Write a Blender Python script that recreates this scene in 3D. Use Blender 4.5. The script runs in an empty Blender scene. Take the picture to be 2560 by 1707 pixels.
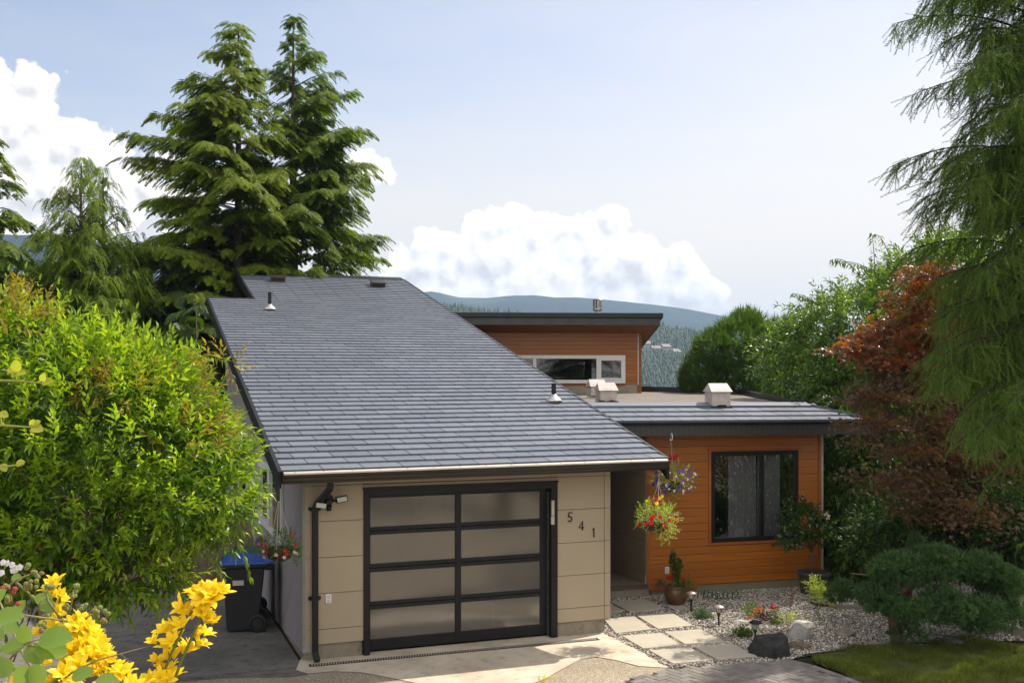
SUN_E = 4.0; SKYK = 1.12; EXPO = 0.78; HAZE_C = (.44, .62, .88); HAZE_D = .00022
import bpy, math, random
import numpy as np
from mathutils import Vector, Matrix
random.seed(7); rng = np.random.default_rng(11)
SC = bpy.context.scene; COL = SC.collection
# ---------------- measured camera: level, focal 2600 px of a 2560 px frame ----------------
F, HV, CX, CZ = 2600.0, 948.0, 1280.0, 3.75
def P(u, v, Y): return Vector(((u-CX)/F*Y, Y, CZ-(v-HV)/F*Y))
def G(u, v, z=0.0):
    Y = (CZ-z)*F/(v-HV); return Vector(((u-CX)/F*Y, Y, z))
class Fr:
    """upright frame: t along the wall, n outward (towards the viewer side), z up"""
    def __init__(s, o, deg):
        a = math.radians(deg); s.o = Vector((o[0], o[1], 0)); s.a = a
        s.d = Vector((math.cos(a), math.sin(a), 0)); s.n = Vector((math.sin(a), -math.cos(a), 0))
    def __call__(s, t, n, z): return s.o + s.d*t + s.n*n + Vector((0, 0, z))
    def hit(s, u, v, n=0.0):
        o = s.o + s.n*n; k = (u-CX)/F
        t = (k*o.y - o.x)/(s.d.x - k*s.d.y); Y = o.y + s.d.y*t
        return t, CZ-(v-HV)/F*Y
    def t(s, u, n=0.0): return s.hit(u, HV, n)[0]
# ---------------- mesh builder ----------------
class MB:
    def __init__(s): s.v = []; s.f = []; s.mi = []; s.m = 0
    def add(s, vs, fs):
        b = len(s.v); s.v += [tuple(x) for x in vs]
        for f in fs: s.f.append(tuple(i+b for i in f)); s.mi.append(s.m)
        return s
    def hexa(s, p):
        return s.add(p, [(0,3,2,1),(4,5,6,7),(0,1,5,4),(1,2,6,5),(2,3,7,6),(3,0,4,7)])
    def box(s, fr, t0, t1, n0, n1, z0, z1):
        return s.hexa([fr(t0,n1,z0), fr(t1,n1,z0), fr(t1,n0,z0), fr(t0,n0,z0), fr(t0,n1,z1), fr(t1,n1,z1), fr(t1,n0,z1), fr(t0,n0,z1)])
    def cube(s, c, sx, sy, sz, rz=0):
        fr = Fr((c[0], c[1]), math.degrees(rz)); return s.box(fr, -sx/2, sx/2, -sy/2, sy/2, c[2], c[2]+sz)
    def prism(s, top, off):
        n = len(top); off = Vector(off); vs = [Vector(p) for p in top]; vs += [p+off for p in vs]
        return s.add(vs, [tuple(range(n)), tuple(range(2*n-1, n-1, -1))] + [(i, i+n, (i+1) % n+n, (i+1) % n) for i in range(n)])
    def tube(s, pts, r, k=6, cap=True):
        pts = [Vector(p) for p in pts]; n = len(pts)
        rs = r if isinstance(r, (list, tuple)) else [r]*n
        vs = []; px = None
        for i, p in enumerate(pts):
            d = (pts[min(i+1, n-1)]-pts[max(i-1, 0)]).normalized()
            if px is None: px = d.orthogonal().normalized()
            px = (px - d*px.dot(d)).normalized(); py = d.cross(px)
            for j in range(k):
                a = 2*math.pi*j/k; vs.append(p + (px*math.cos(a)+py*math.sin(a))*rs[i])
        fs = [(i*k+j, i*k+(j+1) % k, (i+1)*k+(j+1) % k, (i+1)*k+j) for i in range(n-1) for j in range(k)]
        if cap: fs += [tuple(range(k-1, -1, -1)), tuple((n-1)*k+j for j in range(k))]
        return s.add(vs, fs)
    def lathe(s, c, prof, k=20, open_ends=False):
        c = Vector(c); vs = []
        for r, z in prof:
            for j in range(k):
                a = 2*math.pi*j/k; vs.append(c+Vector((r*math.cos(a), r*math.sin(a), z)))
        n = len(prof)
        fs = [(i*k+j, i*k+(j+1) % k, (i+1)*k+(j+1) % k, (i+1)*k+j) for i in range(n-1) for j in range(k)]
        if not open_ends: fs += [tuple(range(k-1, -1, -1)), tuple((n-1)*k+j for j in range(k))]
        return s.add(vs, fs)
    def build(s, name, mat, parent=None, smooth=False, bevel=0):
        me = bpy.data.meshes.new(name); me.from_pydata(s.v, [], s.f); me.update()
        return link(name, me, mat, parent, smooth, bevel, s.mi)
def link(name, me, mat, parent=None, smooth=False, bevel=0, mi=None):
    o = bpy.data.objects.new(name, me); COL.objects.link(o)
    for m in (mat if isinstance(mat, (list, tuple)) else [mat]): me.materials.append(m)
    if mi and max(mi): me.polygons.foreach_set('material_index', mi)
    if smooth: me.polygons.foreach_set('use_smooth', [True]*len(me.polygons))
    if bevel:
        b = o.modifiers.new('bevel', 'BEVEL'); b.width = bevel; b.segments = 2; b.limit_method = 'ANGLE'
    if parent:
        o.parent = parent; o.matrix_parent_inverse = parent.matrix_basis.inverted()
    return o
def empty(name, loc, label, cat, group=None, rz=0):
    o = bpy.data.objects.new(name, None); COL.objects.link(o); o.location = loc; o.rotation_euler = (0, 0, rz)
    o.empty_display_size = .1; return tag(o, label, cat, group)
def tag(o, label=None, cat=None, group=None, kind=None):
    if label: o['label'] = label
    if cat: o['category'] = cat
    if group: o['group'] = group
    if kind: o['kind'] = kind
    return o
def copy_tree(o, parent=None):
    c = o.copy(); COL.objects.link(c)
    if parent: c.parent = parent
    for ch in list(o.children): copy_tree(ch, c)
    return c
def npmesh(name, V, Fa, mat, parent=None, smooth=False):
    """V (n,3); Fa (m,k) of one face size"""
    me = bpy.data.meshes.new(name); V = np.asarray(V, np.float32); Fa = np.asarray(Fa, np.int32); m, k = Fa.shape
    me.vertices.add(len(V)); me.vertices.foreach_set('co', V.ravel())
    me.loops.add(m*k); me.loops.foreach_set('vertex_index', Fa.ravel())
    me.polygons.add(m); me.polygons.foreach_set('loop_start', np.arange(0, m*k, k, dtype=np.int32))
    me.polygons.foreach_set('loop_total', np.full(m, k, np.int32)); me.update(calc_edges=True)
    return link(name, me, mat, parent, smooth)
def stamp(T, Fa, M, L):
    """repeat template T (n,3), faces Fa (m,k) with matrices M (q,3,3) at L (q,3)"""
    T = np.asarray(T, float); Fa = np.asarray(Fa, int); q = len(M); n = len(T)
    V = np.einsum('qij,nj->qni', M, T) + L[:, None, :]
    return V.reshape(-1, 3), (Fa[None] + (np.arange(q)*n)[:, None, None]).reshape(-1, Fa.shape[1])
def join(parts):
    V = []; Fs = []; b = 0
    for v, f in parts:
        V.append(v); Fs.append(f+b); b += len(v)
    return np.concatenate(V), np.concatenate(Fs)
def norm(a): return a/np.maximum(np.linalg.norm(a, axis=-1, keepdims=True), 1e-9)
def frames(D, U=None, roll=0.0, scale=1.0):
    """matrices whose y axis is D (q,3), z axis near U; columns x,y,z"""
    D = norm(D); q = len(D)
    if U is None: U = np.tile([0., 0., 1.], (q, 1))
    U = U + rng.normal(0, 1e-3, (q, 3))
    X = norm(np.cross(D, U)); Z = np.cross(X, D)
    if np.ndim(roll) or roll:
        r = rng.uniform(-1, 1, q)*roll if not np.ndim(roll) else roll
        c, s_ = np.cos(r)[:, None], np.sin(r)[:, None]; X, Z = X*c+Z*s_, Z*c-X*s_
    M = np.stack([X, D, Z], axis=2)
    return M*np.reshape(scale, (-1, 1, 1))
# ---------------- materials ----------------
def srgb(r, g, b):
    f = lambda c: ((c/255)/12.92 if c <= 10 else (((c/255)+.055)/1.055)**2.4)
    return (f(r), f(g), f(b))
class NT:
    def __init__(s, name):
        s.mat = bpy.data.materials.new(name); s.mat.use_nodes = True; s.t = s.mat.node_tree; s.t.nodes.clear()
        s.out = s.t.nodes.new('ShaderNodeOutputMaterial')
    def n(s, typ, ins=None, **kw):
        nd = s.t.nodes.new(typ)
        for k, v in kw.items(): setattr(nd, k, v)
        for k, v in (ins or {}).items(): s.set(nd, k, v)
        return nd
    def set(s, nd, k, v):
        i = nd.inputs[k]
        if isinstance(v, bpy.types.NodeSocket): s.t.links.new(v, i)
        elif isinstance(v, (tuple, list)) and len(v) == 3 and i.type == 'RGBA': i.default_value = (*v, 1)
        else: i.default_value = v
    def ramp(s, fac, stops, interp='LINEAR'):
        r = s.t.nodes.new('ShaderNodeValToRGB'); r.color_ramp.interpolation = interp; e = r.color_ramp.elements
        while len(e) < len(stops): e.new(.5)
        for i, (p, c) in enumerate(stops):
            e[i].position = p; e[i].color = (*c, 1) if len(c) == 3 else c
        s.t.links.new(fac, r.inputs[0]); return r.outputs[0]
    def math(s, op, a, b=0.0, c=None):
        nd = s.t.nodes.new('ShaderNodeMath'); nd.operation = op; s.set(nd, 0, a); s.set(nd, 1, b)
        if c is not None: s.set(nd, 2, c)
        return nd.outputs[0]
    def mix(s, f, a, b, mode='MIX'):
        nd = s.t.nodes.new('ShaderNodeMix'); nd.data_type = 'RGBA'; nd.blend_type = mode
        s.set(nd, 0, f); s.set(nd, 6, a); s.set(nd, 7, b); return nd.outputs[2]
    def noise(s, scale, detail=4, rough=.55, vec=None, out=0):
        nd = s.n('ShaderNodeTexNoise', {'Scale': scale, 'Detail': detail, 'Roughness': rough})
        s.t.links.new(vec if vec is not None else s.pos(), nd.inputs['Vector']); return nd.outputs[out]
    def pos(s, scale=None, rot=None):
        g = s.t.nodes.new('ShaderNodeNewGeometry').outputs['Position']
        if scale or rot:
            mp = s.n('ShaderNodeMapping'); s.t.links.new(g, mp.inputs[0])
            if rot: mp.inputs['Rotation'].default_value = rot
            if scale: mp.inputs['Scale'].default_value = scale
            return mp.outputs[0]
        return g
    def bump(s, h, strength=.3, dist=.01):
        return s.n('ShaderNodeBump', {'Height': h, 'Strength': strength, 'Distance': dist}).outputs[0]
    def pbr(s, col, rough=.6, metal=0.0, normal=None, spec=.5, **kw):
        ins = {'Base Color': col, 'Roughness': rough, 'Metallic': metal, 'Specular IOR Level': spec}; ins.update(kw)
        b = s.n('ShaderNodeBsdfPrincipled', ins)
        if normal is not None: s.set(b, 'Normal', normal)
        s.t.links.new(b.outputs[0], s.out.inputs[0]); return b
def simple(name, col, rough=.5, metal=0.0, var=.12, scale=3.0, spec=.5, bump=0.0, bscale=40):
    m = NT(name); nz = m.noise(scale, 5)
    lo = tuple(c*(1-var) for c in col); hi = tuple(min(1, c*(1+var)) for c in col)
    c = m.ramp(nz, [(.3, lo), (.7, hi)])
    nb = m.bump(m.noise(bscale, 3), bump, .004) if bump else None
    m.pbr(c, rough, metal, nb, spec); return m.mat
def leaf(name, cols, tcols=None, tf=.45, rough=.45, spec=.35, patch=1.5):
    """one leaf colour per island, broad patches, translucent backlight"""
    m = NT(name); g = m.t.nodes.new('ShaderNodeNewGeometry'); r = g.outputs['Random Per Island']
    nz = m.noise(patch, 2); f = m.math('ADD', m.math('MULTIPLY', r, .55), m.math('MULTIPLY', nz, .5))
    f = m.math('SUBTRACT', f, .05)
    st = [(i/(len(cols)-1), c) for i, c in enumerate(cols)]; c = m.ramp(f, st)
    tcols = tcols or [tuple(min(1, x*1.6) for x in (a[0]*1.15, a[1]*1.25, a[2]*.5)) for a in cols]
    tc = m.ramp(f, [(i/(len(tcols)-1), x) for i, x in enumerate(tcols)])
    b = m.n('ShaderNodeBsdfPrincipled', {'Base Color': c, 'Roughness': rough, 'Specular IOR Level': spec})
    t = m.n('ShaderNodeBsdfTranslucent', {'Color': tc}); mx = m.n('ShaderNodeMixShader', {0: tf})
    m.t.links.new(b.outputs[0], mx.inputs[1]); m.t.links.new(t.outputs[0], mx.inputs[2]); m.t.links.new(mx.outputs[0], m.out.inputs[0])
    return m.mat
M = {}
M['black'] = simple('black_paint', (.010, .010, .011), .45, var=.25, spec=.28)
M['darkmetal'] = simple('dark_trim', (.014, .014, .016), .45, var=.25, spec=.35)
M['brownmetal'] = simple('brown_gutter', (.024, .019, .015), .36, var=.2, spec=.4)
M['alu'] = simple('bare_metal', (.55, .50, .42), .35, .35)
M['steel'] = simple('flue_steel', (.35, .34, .32), .4, .8, var=.4, scale=14)
M['white'] = simple('white_paint', (.62, .60, .58), .45, var=.06)
M['ventwhite'] = simple('vent_paint', (.42, .375, .345), .55, var=.18, scale=9)
M['bark'] = simple('bark', (.07, .05, .035), .9, var=.5, scale=12, bump=.8, bscale=25)
M['barkpale'] = simple('pale_bark', (.16, .12, .085), .9, var=.4, scale=12, bump=.6, bscale=30)
M['tar'] = simple('tar', (.01, .01, .01), .7)
# ================= HOUSE =================
ANG = 20.65
A = Fr((( 757-CX)/F*13.87, 13.87), ANG)          # garage front wall, t=0 at its left corner
L = Fr(A.o, ANG+90); L.n = -L.n                 # left side wall: t goes back, outward is left
house = empty('house', (0, 15.5, 0), 'modern house with grey shingled mono-pitch roof, beige garage front and orange cedar siding', 'house')
def part(mb, name, mat, parent=None, **k): return mb.build(name, mat, parent or house, **k)
# --- materials
def panel_mat():
    m = NT('beige_cement_panel'); sp = m.noise(260, 2); big = m.noise(1.2, 4)
    c = m.ramp(sp, [(.3, (.31, .25, .17)), (.7, (.395, .325, .23))]); c = m.mix(.25, c, m.ramp(big, [(.3, (.29, .24, .165)), (.7, (.38, .315, .225))]))
    m.pbr(c, .62, normal=m.bump(sp, .15, .002)); return m.mat
M['panel'] = panel_mat()
def cedar(name, deg, dark=1.0, bw=.135):
    m = NT(name); p = m.pos(rot=(0, 0, -math.radians(deg))); sx = m.n('ShaderNodeSeparateXYZ', {0: p})
    z = m.math('DIVIDE', sx.outputs[2], bw); board = m.math('FLOOR', z)
    cx = m.n('ShaderNodeCombineXYZ', {0: m.math('MULTIPLY', sx.outputs[0], .5), 1: m.math('MULTIPLY', board, 7.3), 2: m.math('MULTIPLY', sx.outputs[2], 26)})
    g = m.noise(2.2, 5, .6, cx.outputs[0]); w = m.n('ShaderNodeTexWhiteNoise', {'W': board}, noise_dimensions='1D')
    c = m.ramp(g, [(.25, (.24*dark, .068*dark, .004)), (.55, (.40*dark, .125*dark, .006)), (.8, (.52*dark, .185*dark, .014))])
    c = m.mix(m.math('MULTIPLY', w.outputs[0], .55), c, (.29*dark, .080*dark, .007))
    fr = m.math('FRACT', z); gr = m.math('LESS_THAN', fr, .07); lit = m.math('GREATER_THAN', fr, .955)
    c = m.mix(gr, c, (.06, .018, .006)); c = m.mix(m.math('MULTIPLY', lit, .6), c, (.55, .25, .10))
    m.pbr(c, .42, normal=m.bump(m.math('SUBTRACT', 1.0, gr), .6, .008)); return m.mat
M['cedar'] = cedar('cedar_siding', 15.5); M['cedar2'] = cedar('cedar_siding_upper', 3, .74, .1); M['soffit'] = simple('cedar_soffit', (.22, .085, .025), .6, var=.3, scale=9)
def sidemat():
    m = NT('grey_diagonal_siding'); p = m.pos(rot=(0, 0, -math.radians(ANG+90))); sx = m.n('ShaderNodeSeparateXYZ', {0: p})
    k = m.math('DIVIDE', m.math('ADD', m.math('MULTIPLY', sx.outputs[0], .85), m.math('MULTIPLY', sx.outputs[2], 1.0)), .17)
    gr = m.math('LESS_THAN', m.math('FRACT', k), .07); w = m.n('ShaderNodeTexWhiteNoise', {'W': m.math('FLOOR', k)}, noise_dimensions='1D')
    c = m.ramp(w.outputs[0], [(0, (.27, .24, .245)), (1, (.33, .295, .30))]); nz = m.noise(5, 5); c = m.mix(.3, c, m.ramp(nz, [(.35, (.25, .22, .21)), (.7, (.35, .31, .31))]))
    c = m.mix(gr, c, (.13, .115, .11)); m.pbr(c, .6, normal=m.bump(m.math('SUBTRACT', 1.0, gr), .5, .006)); return m.mat
M['side'] = sidemat()
def concrete(name, a, b, stain=.5, rough=.85):
    m = NT(name); n1 = m.noise(1.3, 6, .65); n2 = m.noise(30, 4, .7); n3 = m.noise(5, 5, .7)
    c = m.ramp(n1, [(.3, a), (.7, b)]); dk = tuple(x*.42 for x in a)
    c = m.mix(m.math('MULTIPLY', m.ramp(n3, [(.52, (0, 0, 0)), (.72, (1, 1, 1))]), stain), c, dk)
    c = m.mix(m.math('MULTIPLY', m.ramp(n2, [(.5, (0, 0, 0)), (.75, (1, 1, 1))]), .28), c, tuple(x*.55 for x in a))
    m.pbr(c, rough, normal=m.bump(n2, .35, .006), spec=.3); return m.mat
M['found'] = concrete('foundation_concrete', (.19, .165, .12), (.33, .295, .235), .8)
M['foundpaint'] = concrete('painted_foundation', (.20, .175, .11), (.24, .21, .135), .08)
def roofmat():
    m = NT('slate_grey_metal_shingle'); g = m.t.nodes.new('ShaderNodeNewGeometry'); r = g.outputs['Random Per Island']
    c = m.ramp(r, [(0, (.112, .126, .155)), (.5, (.128, .143, .174)), (1, (.146, .162, .192))])
    st = m.noise(5, 6, .7, m.pos(scale=(2.5, .5, 1)))
    c = m.mix(m.math('MULTIPLY', m.ramp(st, [(.5, (0, 0, 0)), (.8, (1, 1, 1))]), .15), c, (.17, .18, .2))
    m.pbr(c, m.ramp(m.noise(30, 3), [(.3, (.40,)*3), (.7, (.52,)*3)]), normal=m.bump(m.noise(45, 4), .12, .004), spec=.55); return m.mat
M['shingle'] = roofmat()
def glassmat(name, tint=(.8, .85, .85), refl=.12, rough=0.0):
    m = NT(name); t = m.n('ShaderNodeBsdfTransparent', {0: tint}); g = m.n('ShaderNodeBsdfGlossy', {0: (.95, .97, 1), 'Roughness': rough})
    lw = m.n('ShaderNodeLayerWeight', {0: .25}); f = m.math('MAXIMUM', refl, lw.outputs[0])
    mx = m.n('ShaderNodeMixShader', {0: f}); m.t.links.new(t.outputs[0], mx.inputs[1]); m.t.links.new(g.outputs[0], mx.inputs[2]); m.t.links.new(mx.outputs[0], m.out.inputs[0]); return m.mat
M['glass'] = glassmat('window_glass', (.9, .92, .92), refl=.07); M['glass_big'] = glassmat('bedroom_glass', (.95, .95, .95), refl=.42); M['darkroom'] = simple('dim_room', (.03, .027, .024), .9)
def frost():
    m = NT('frosted_garage_glass'); nz = m.noise(1.3, 3)
    c = m.ramp(nz, [(.3, (.062, .057, .048)), (.7, (.078, .071, .060))]); st = m.noise(1.5, 5, .7, m.pos(scale=(30, 30, .7)))
    m.pbr(m.mix(m.math('MULTIPLY', m.ramp(st, [(.55, (0, 0, 0)), (.8, (1, 1, 1))]), .22), c, (.16, .15, .13)), .11, spec=1.0, **{'IOR': 1.7}); return m.mat
M['frost'] = frost()

# --- garage shell
TOPZ = 2.44; SB = .20
t_end = A.t(1525)                                 # right corner
dl, zt = A.hit(908, 1223); dr, _ = A.hit(1392, 1204)
dl, dr = dl, dr; DT = 2.25
mb = MB()
EPS = .012
rows = [SB, .40, .88, 1.36, 1.845, 2.325, TOPZ+.25]
for i in range(len(rows)-1):
    z0, z1 = rows[i]+.004, rows[i+1]-.004
    tcR = A.t(1510)
    for (a, b) in ((0, dl), (dr, tcR-.004), (tcR+.004, t_end)):
        if z1 < DT+.1 or b <= dl or a >= dr: mb.box(A, a+(.03 if a == 0 else 0), b, 0, EPS, z0, z1)
# strip above the door, with butt joints
js = [dl, A.t(955), A.t(1135), A.t(1280), dr]
for a, b in zip(js, js[1:]): mb.box(A, a+.003, b-.003, 0, EPS, 2.26, 2.318)
for a, b in zip([dl, A.t(1059), A.t(1375)], [A.t(1059), A.t(1375), dr]): mb.box(A, a+.003, b-.003, 0, EPS, 2.332, TOPZ+.25)
part(mb, 'wall_panel', M['panel'])
mb = MB()
mb.box(A, .01, dl, -.12, -.002, SB, TOPZ+.22); mb.box(A, dr, t_end-.01, -.12, -.002, SB, TOPZ+.22); mb.box(A, dl, dr, -.12, -.002, 2.20, TOPZ+.22)
R = Fr(A(t_end-.002, 0, 0), ANG+90)              # right side wall going back
mb.box(R, .0, 9, -.12, 0, SB, 2.62)
part(mb, 'wall', simple('panel_backing', (.05, .042, .032), .8))
mb = MB(); mb.box(A, .06, dl-.01, -.14, -.02, -.3, SB); mb.box(A, dr+.01, A.t(1512), -.14, -.02, -.3, SB); mb.box(R, .12, 9, -.15, -.03, -.3, SB)
part(mb, 'foundation', M['found'])
mb = MB(); mb.box(A, -.008, .032, -.02, EPS+.006, SB-.01, TOPZ+.2); part(mb, 'corner_trim', simple('grey_trim', (.24, .21, .18), .5))
# --- door casing + sectional door
mb = MB(); mb.box(A, dl, dl+.085, -.13, .035, .0, DT); mb.box(A, dr-.10, dr, -.13, .035, .0, DT); mb.box(A, dl+.085, dr-.10, -.13, .034, 2.17, DT); mb.box(A, dl-.01, dr+.01, 0, .045, DT, DT+.03)
part(mb, 'door_casing', M['black'], bevel=.004)
door = MB(); N = -.10
def uz(u, v): return A.hit(u, v, N)
sl, sr = dl+.095, A.t(1367, N)
c1, c2 = A.t(1138.6, N), A.t(1153, N); g0, g1 = A.t(926, N), A.t(1351, N)
gz = []
for v0, v1 in ((1245, 1317.5), (1337, 1409.6), (1430, 1504), (1523, 1598)):
    gz.append((uz(926, v1)[1], uz(926, v0)[1]))
D0 = .03
for a, b in ((sl, g0), (c1, c2), (g1, sr)): door.box(A, a, b, N-.05, N, D0, 2.17)
zz = [2.17]+[x for g in gz for x in (g[1], g[0])]+[D0]
for k in range(0, len(zz), 2):
    zt_, zb_ = zz[k], zz[k+1]
    for a, b in ((g0, c1), (c2, g1)):
        if 0 < k < 8:
            mid = (zt_+zb_)/2; door.box(A, a, b, N-.05, N-.002, zb_, mid-.004); door.box(A, a, b, N-.05, N-.002, mid+.004, zt_)
        else: door.box(A, a, b, N-.05, N-.002, zb_, zt_)
gd = part(door, 'garage_door', M['black'], bevel=.003)
for (zb_, zt_) in gz:
    for a, b in ((g0, c1), (c2, g1)):
        MB().box(A, a, b, N-.04, N-.022, zb_, zt_).build('pane', M['frost'], gd)
mb = MB(); mb.box(A, sr+.012, sr+.05, N-.05, N+.02, .02, 2.1)
for k in range(14): mb.box(A, sr+.05, sr+.06, N-.01, N+.02, .1+k*.1, .115+k*.1)
mb.build('door_track', M['steel'], gd)
mb = MB(); tk, zk = A.hit(1381, 1288, .04); mb.box(A, tk-.022, tk+.022, .036, .07, zk, zk+.22); mb.box(A, tk-.026, tk+.026, .036, .064, zk-.13, zk-.01)
part(mb, 'keypad', simple('pale_plastic', (.42, .39, .32), .5), bevel=.005)
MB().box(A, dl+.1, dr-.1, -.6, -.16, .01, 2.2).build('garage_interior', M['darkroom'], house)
# --- numbers 5 4 1
def strokes(segs, c, h):
    mb = MB(); t0, z0 = c
    for seg in segs: mb.tube([A(t0+x*h, EPS+.014, z0+y*h) for x, y in seg], .0085, 5)
    return mb
arc = [(-.02+.26*math.sin(a)*.9-.02, -.18+.28*math.cos(a)) for a in [math.radians(x) for x in (-35, -10, 20, 60, 90, 120, 150, 180, 210, 240)]]
five = [[(.25, .5), (-.17, .5), (-.2, .02), (-.2+.02, .03)], arc]
four = [[(.12, -.5), (.12, .5), (-.3, -.2), (.28, -.2)]]
one = [[(-.1, .32), (.05, .5), (.05, -.5)]]
for s_, (u, v) in ((five, (1424, 1292)), (four, (1452, 1313)), (one, (1482, 1330))):
    part(strokes(s_, A.hit(u, v, 0), .135), 'house_number', M['black'], smooth=True)
# --- outlets
def outlet(fr, u, v, n):
    t, z = fr.hit(u, v, n); mb = MB(); mb.box(fr, t-.038, t+.038, n, n+.012, z-.062, z+.062)
    mb.m = 1
    for dz in (-.026, .026):
        for dx in (-.009, .009): mb.box(fr, t+dx-.003, t+dx+.003, n+.012, n+.0135, z+dz-.008, z+dz+.010)
        mb.box(fr, t-.017, t+.017, n+.012, n+.013, z+dz-.02, z+dz-.017)
    part(mb, 'power_outlet', [M['white'], M['black']])
outlet(A, 821, 1495, EPS)
# --- downspout + elbow + brackets
ds0, ds1 = A.t(780.6, .08), A.t(796, .08)
def rect_tube(mb, pts, w, dpt):
    for p, q in zip(pts, pts[1:]):
        p, q = Vector(p), Vector(q); d = (q-p).normalized(); x = A.d if abs(d.dot(A.d)) < .9 else Vector((0, 0, 1))
        x = (x-d*x.dot(d)).normalized(); y = d.cross(x)
        p = p-d*.012; q = q+d*.012
        mb.hexa([p-x*w/2-y*dpt/2, p+x*w/2-y*dpt/2, p+x*w/2+y*dpt/2, p-x*w/2+y*dpt/2, q-x*w/2-y*dpt/2, q+x*w/2-y*dpt/2, q+x*w/2+y*dpt/2, q-x*w/2+y*dpt/2])
tc = (ds0+ds1)/2; to = A.t(823, .35)
mb = MB(); rect_tube(mb, [A(to, .42, 2.46), A(to, .42, 2.33), A(tc+.03, .10, 2.10), A(tc, .07, 2.02), A(tc, .07, .12), A(tc+.01, .16, .03)], .078, .062)
dsp = part(mb, 'downspout', M['black'], bevel=.008)
for z in (2.02, .83):
    mb = MB(); mb.box(A, tc-.048, tc+.048, .014, .108, z-.02, z+.02)
    for s_ in (-1, 1): mb.tube([A(tc+s_*.06, EPS, z), A(tc+s_*.06, .03, z)], .028, 10)
    mb.build('bracket', M['black'], dsp)
# --- security light
fl = MB(); tl, zl = A.hit(822, 1255, .1)
fl.tube([A(tl, .0, zl+.03), A(tl, .05, zl+.03)], .075, 16); fl.tube([A(tl, .05, zl+.02), A(tl, .12, zl+.01)], .03, 8); fl.box(A, tl-.035, tl+.035, .08, .13, zl-.06, zl+.03)
sec = part(fl, 'security_light', M['black'], smooth=False)
fl = MB(); fl.tube([A(tl, .10, zl-.04), A(tl, .12, zl-.11)], [.042, .03], 14); fl.build('camera_ball', M['black'], sec, smooth=True)
for s_, du, dv in ((-1, -13, 2), (1, 22, -4)):
    t2 = tl+s_*(.12 if s_ < 0 else .16); z2 = zl+.035*s_+.005; a = .16*s_
    def q(x, y, n): return A(t2+x*math.cos(a)-y*math.sin(a), n, z2+x*math.sin(a)+y*math.cos(a))
    lamp = MB(); lamp.hexa([q(-.075, -.036, .21), q(.075, -.036, .21), q(.075, -.036, .12), q(-.075, -.036, .12), q(-.075, .042, .19), q(.075, .042, .19), q(.075, .042, .12), q(-.075, .042, .12)])
    lamp.tube([A(tl, .1, zl), q(0, 0, .13)], .015, 6)
    lo = lamp.build('lamp_head', M['black'], sec)
    MB().hexa([q(-.064, -.027, .2125), q(.064, -.027, .2125), q(.064, -.027, .19), q(-.064, -.027, .19), q(-.064, .032, .1955), q(.064, .032, .1955), q(.064, .032, .17), q(-.064, .032, .17)]).build('lens', simple('lamp_lens', (.55, .53, .42), .3), lo)

# ---------------- main roof ----------------
NO = .55
tA, zA = A.hit(700, 1181, NO); tB, zB = A.hit(1667, 1147, NO)
PA, PB = A(tA, NO, zA), A(tB, NO, zB)
rx = (PB-PA).normalized(); W0 = (PB-PA).length
pit = math.radians(14.7)
sdir = Vector((-math.sin(A.a)*math.cos(pit), math.cos(A.a)*math.cos(pit), math.sin(pit)))
rn = rx.cross(sdir).normalized()
def RP(x, s, h=0.0): return PA + rx*x + sdir*s + rn*h
def rhit(u, v):
    k = (u-CX)/F; m = -(v-HV)/F; C0 = Vector((0, 0, CZ)); d = Vector((k, 1, m))
    t = (PA-C0).dot(rn)/d.dot(rn); q = C0+d*t-PA; s = q.dot(sdir - rx*sdir.dot(rx)); return q.dot(rx), q.dot(sdir)
x1, s1 = rhit(518, 747); x2, s2 = rhit(631, 748); x3, s3 = rhit(595, 684); x4, s4 = rhit(1010, 701)
print('roof', W0, (x1, s1), (x2, s2), (x3, s3), (x4, s4), zA, zB)
S1 = (s1+s2)/2; S2 = s4; XN = (x2+x3)/2; S3 = s3
def top_s(x): return S1 if x < XN else S3+(S2-S3)*(x-XN)/(W0-XN)
def shingles(RPf, width, top_f, x_lo=0.0, ex=.245, tw=.53, hb=.006, hf=.032, seed=3, right=None, brk=None):
    rr = random.Random(seed); V = []; Fc = []; j = 0; s = 0.0; off = 0.0
    smax = max(top_f(x_lo+.01), top_f(width-.01))
    while s < smax-.02:
        x = x_lo - (off % 1.0)*tw; xr = right(s) if right else width
        while x < xr:
            a, b = max(x, x_lo)+.0065, min(x+tw, xr)-.0065; x += tw
            if brk and s > brk[1]-.3 and a < brk[0] < b: b = brk[0]-.002; x = brk[0]
            if b-a < .02: continue
            tp = min(top_f(a+.01), top_f(b-.01)); tp = top_f((a+b)/2)
            if s > tp-.03: continue
            se = min(s+ex+.01, tp); jj = rr.uniform(-.0015, .0015)
            mid = (a+b)/2; rib = .0045
            xs = [a, mid-.012, mid, mid+.012, b] if b-a > .3 else [a, b]
            hs = [0, 0, rib, 0, 0] if b-a > .3 else [0, 0]
            skew = .018
            n = len(xs); base = len(V)
            for xi, hi in zip(xs, hs): V.append(RPf(xi+skew, s, hf+jj+hi))
            for xi, hi in zip(xs, hs): V.append(RPf(xi-skew*.4, se, hb+hi*.6))
            for xi, hi in zip(xs, hs): V.append(RPf(xi+skew, s, -.002))
            for i in range(n-1):
                Fc.append((base+i, base+i+1, base+n+i+1, base+n+i)); Fc.append((base+2*n+i, base+2*n+i+1, base+i+1, base+i))
            Fc.append((base, base+n, base+n, base+2*n)[:2]+(base+2*n,)); Fc.append((base+n-1, base+3*n-1, base+2*n-1))
        j += 1; s += ex; off += (.29 if j % 4 else .62)
    mb = MB(); mb.add(V, Fc); return mb
roofbase = MB()
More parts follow.
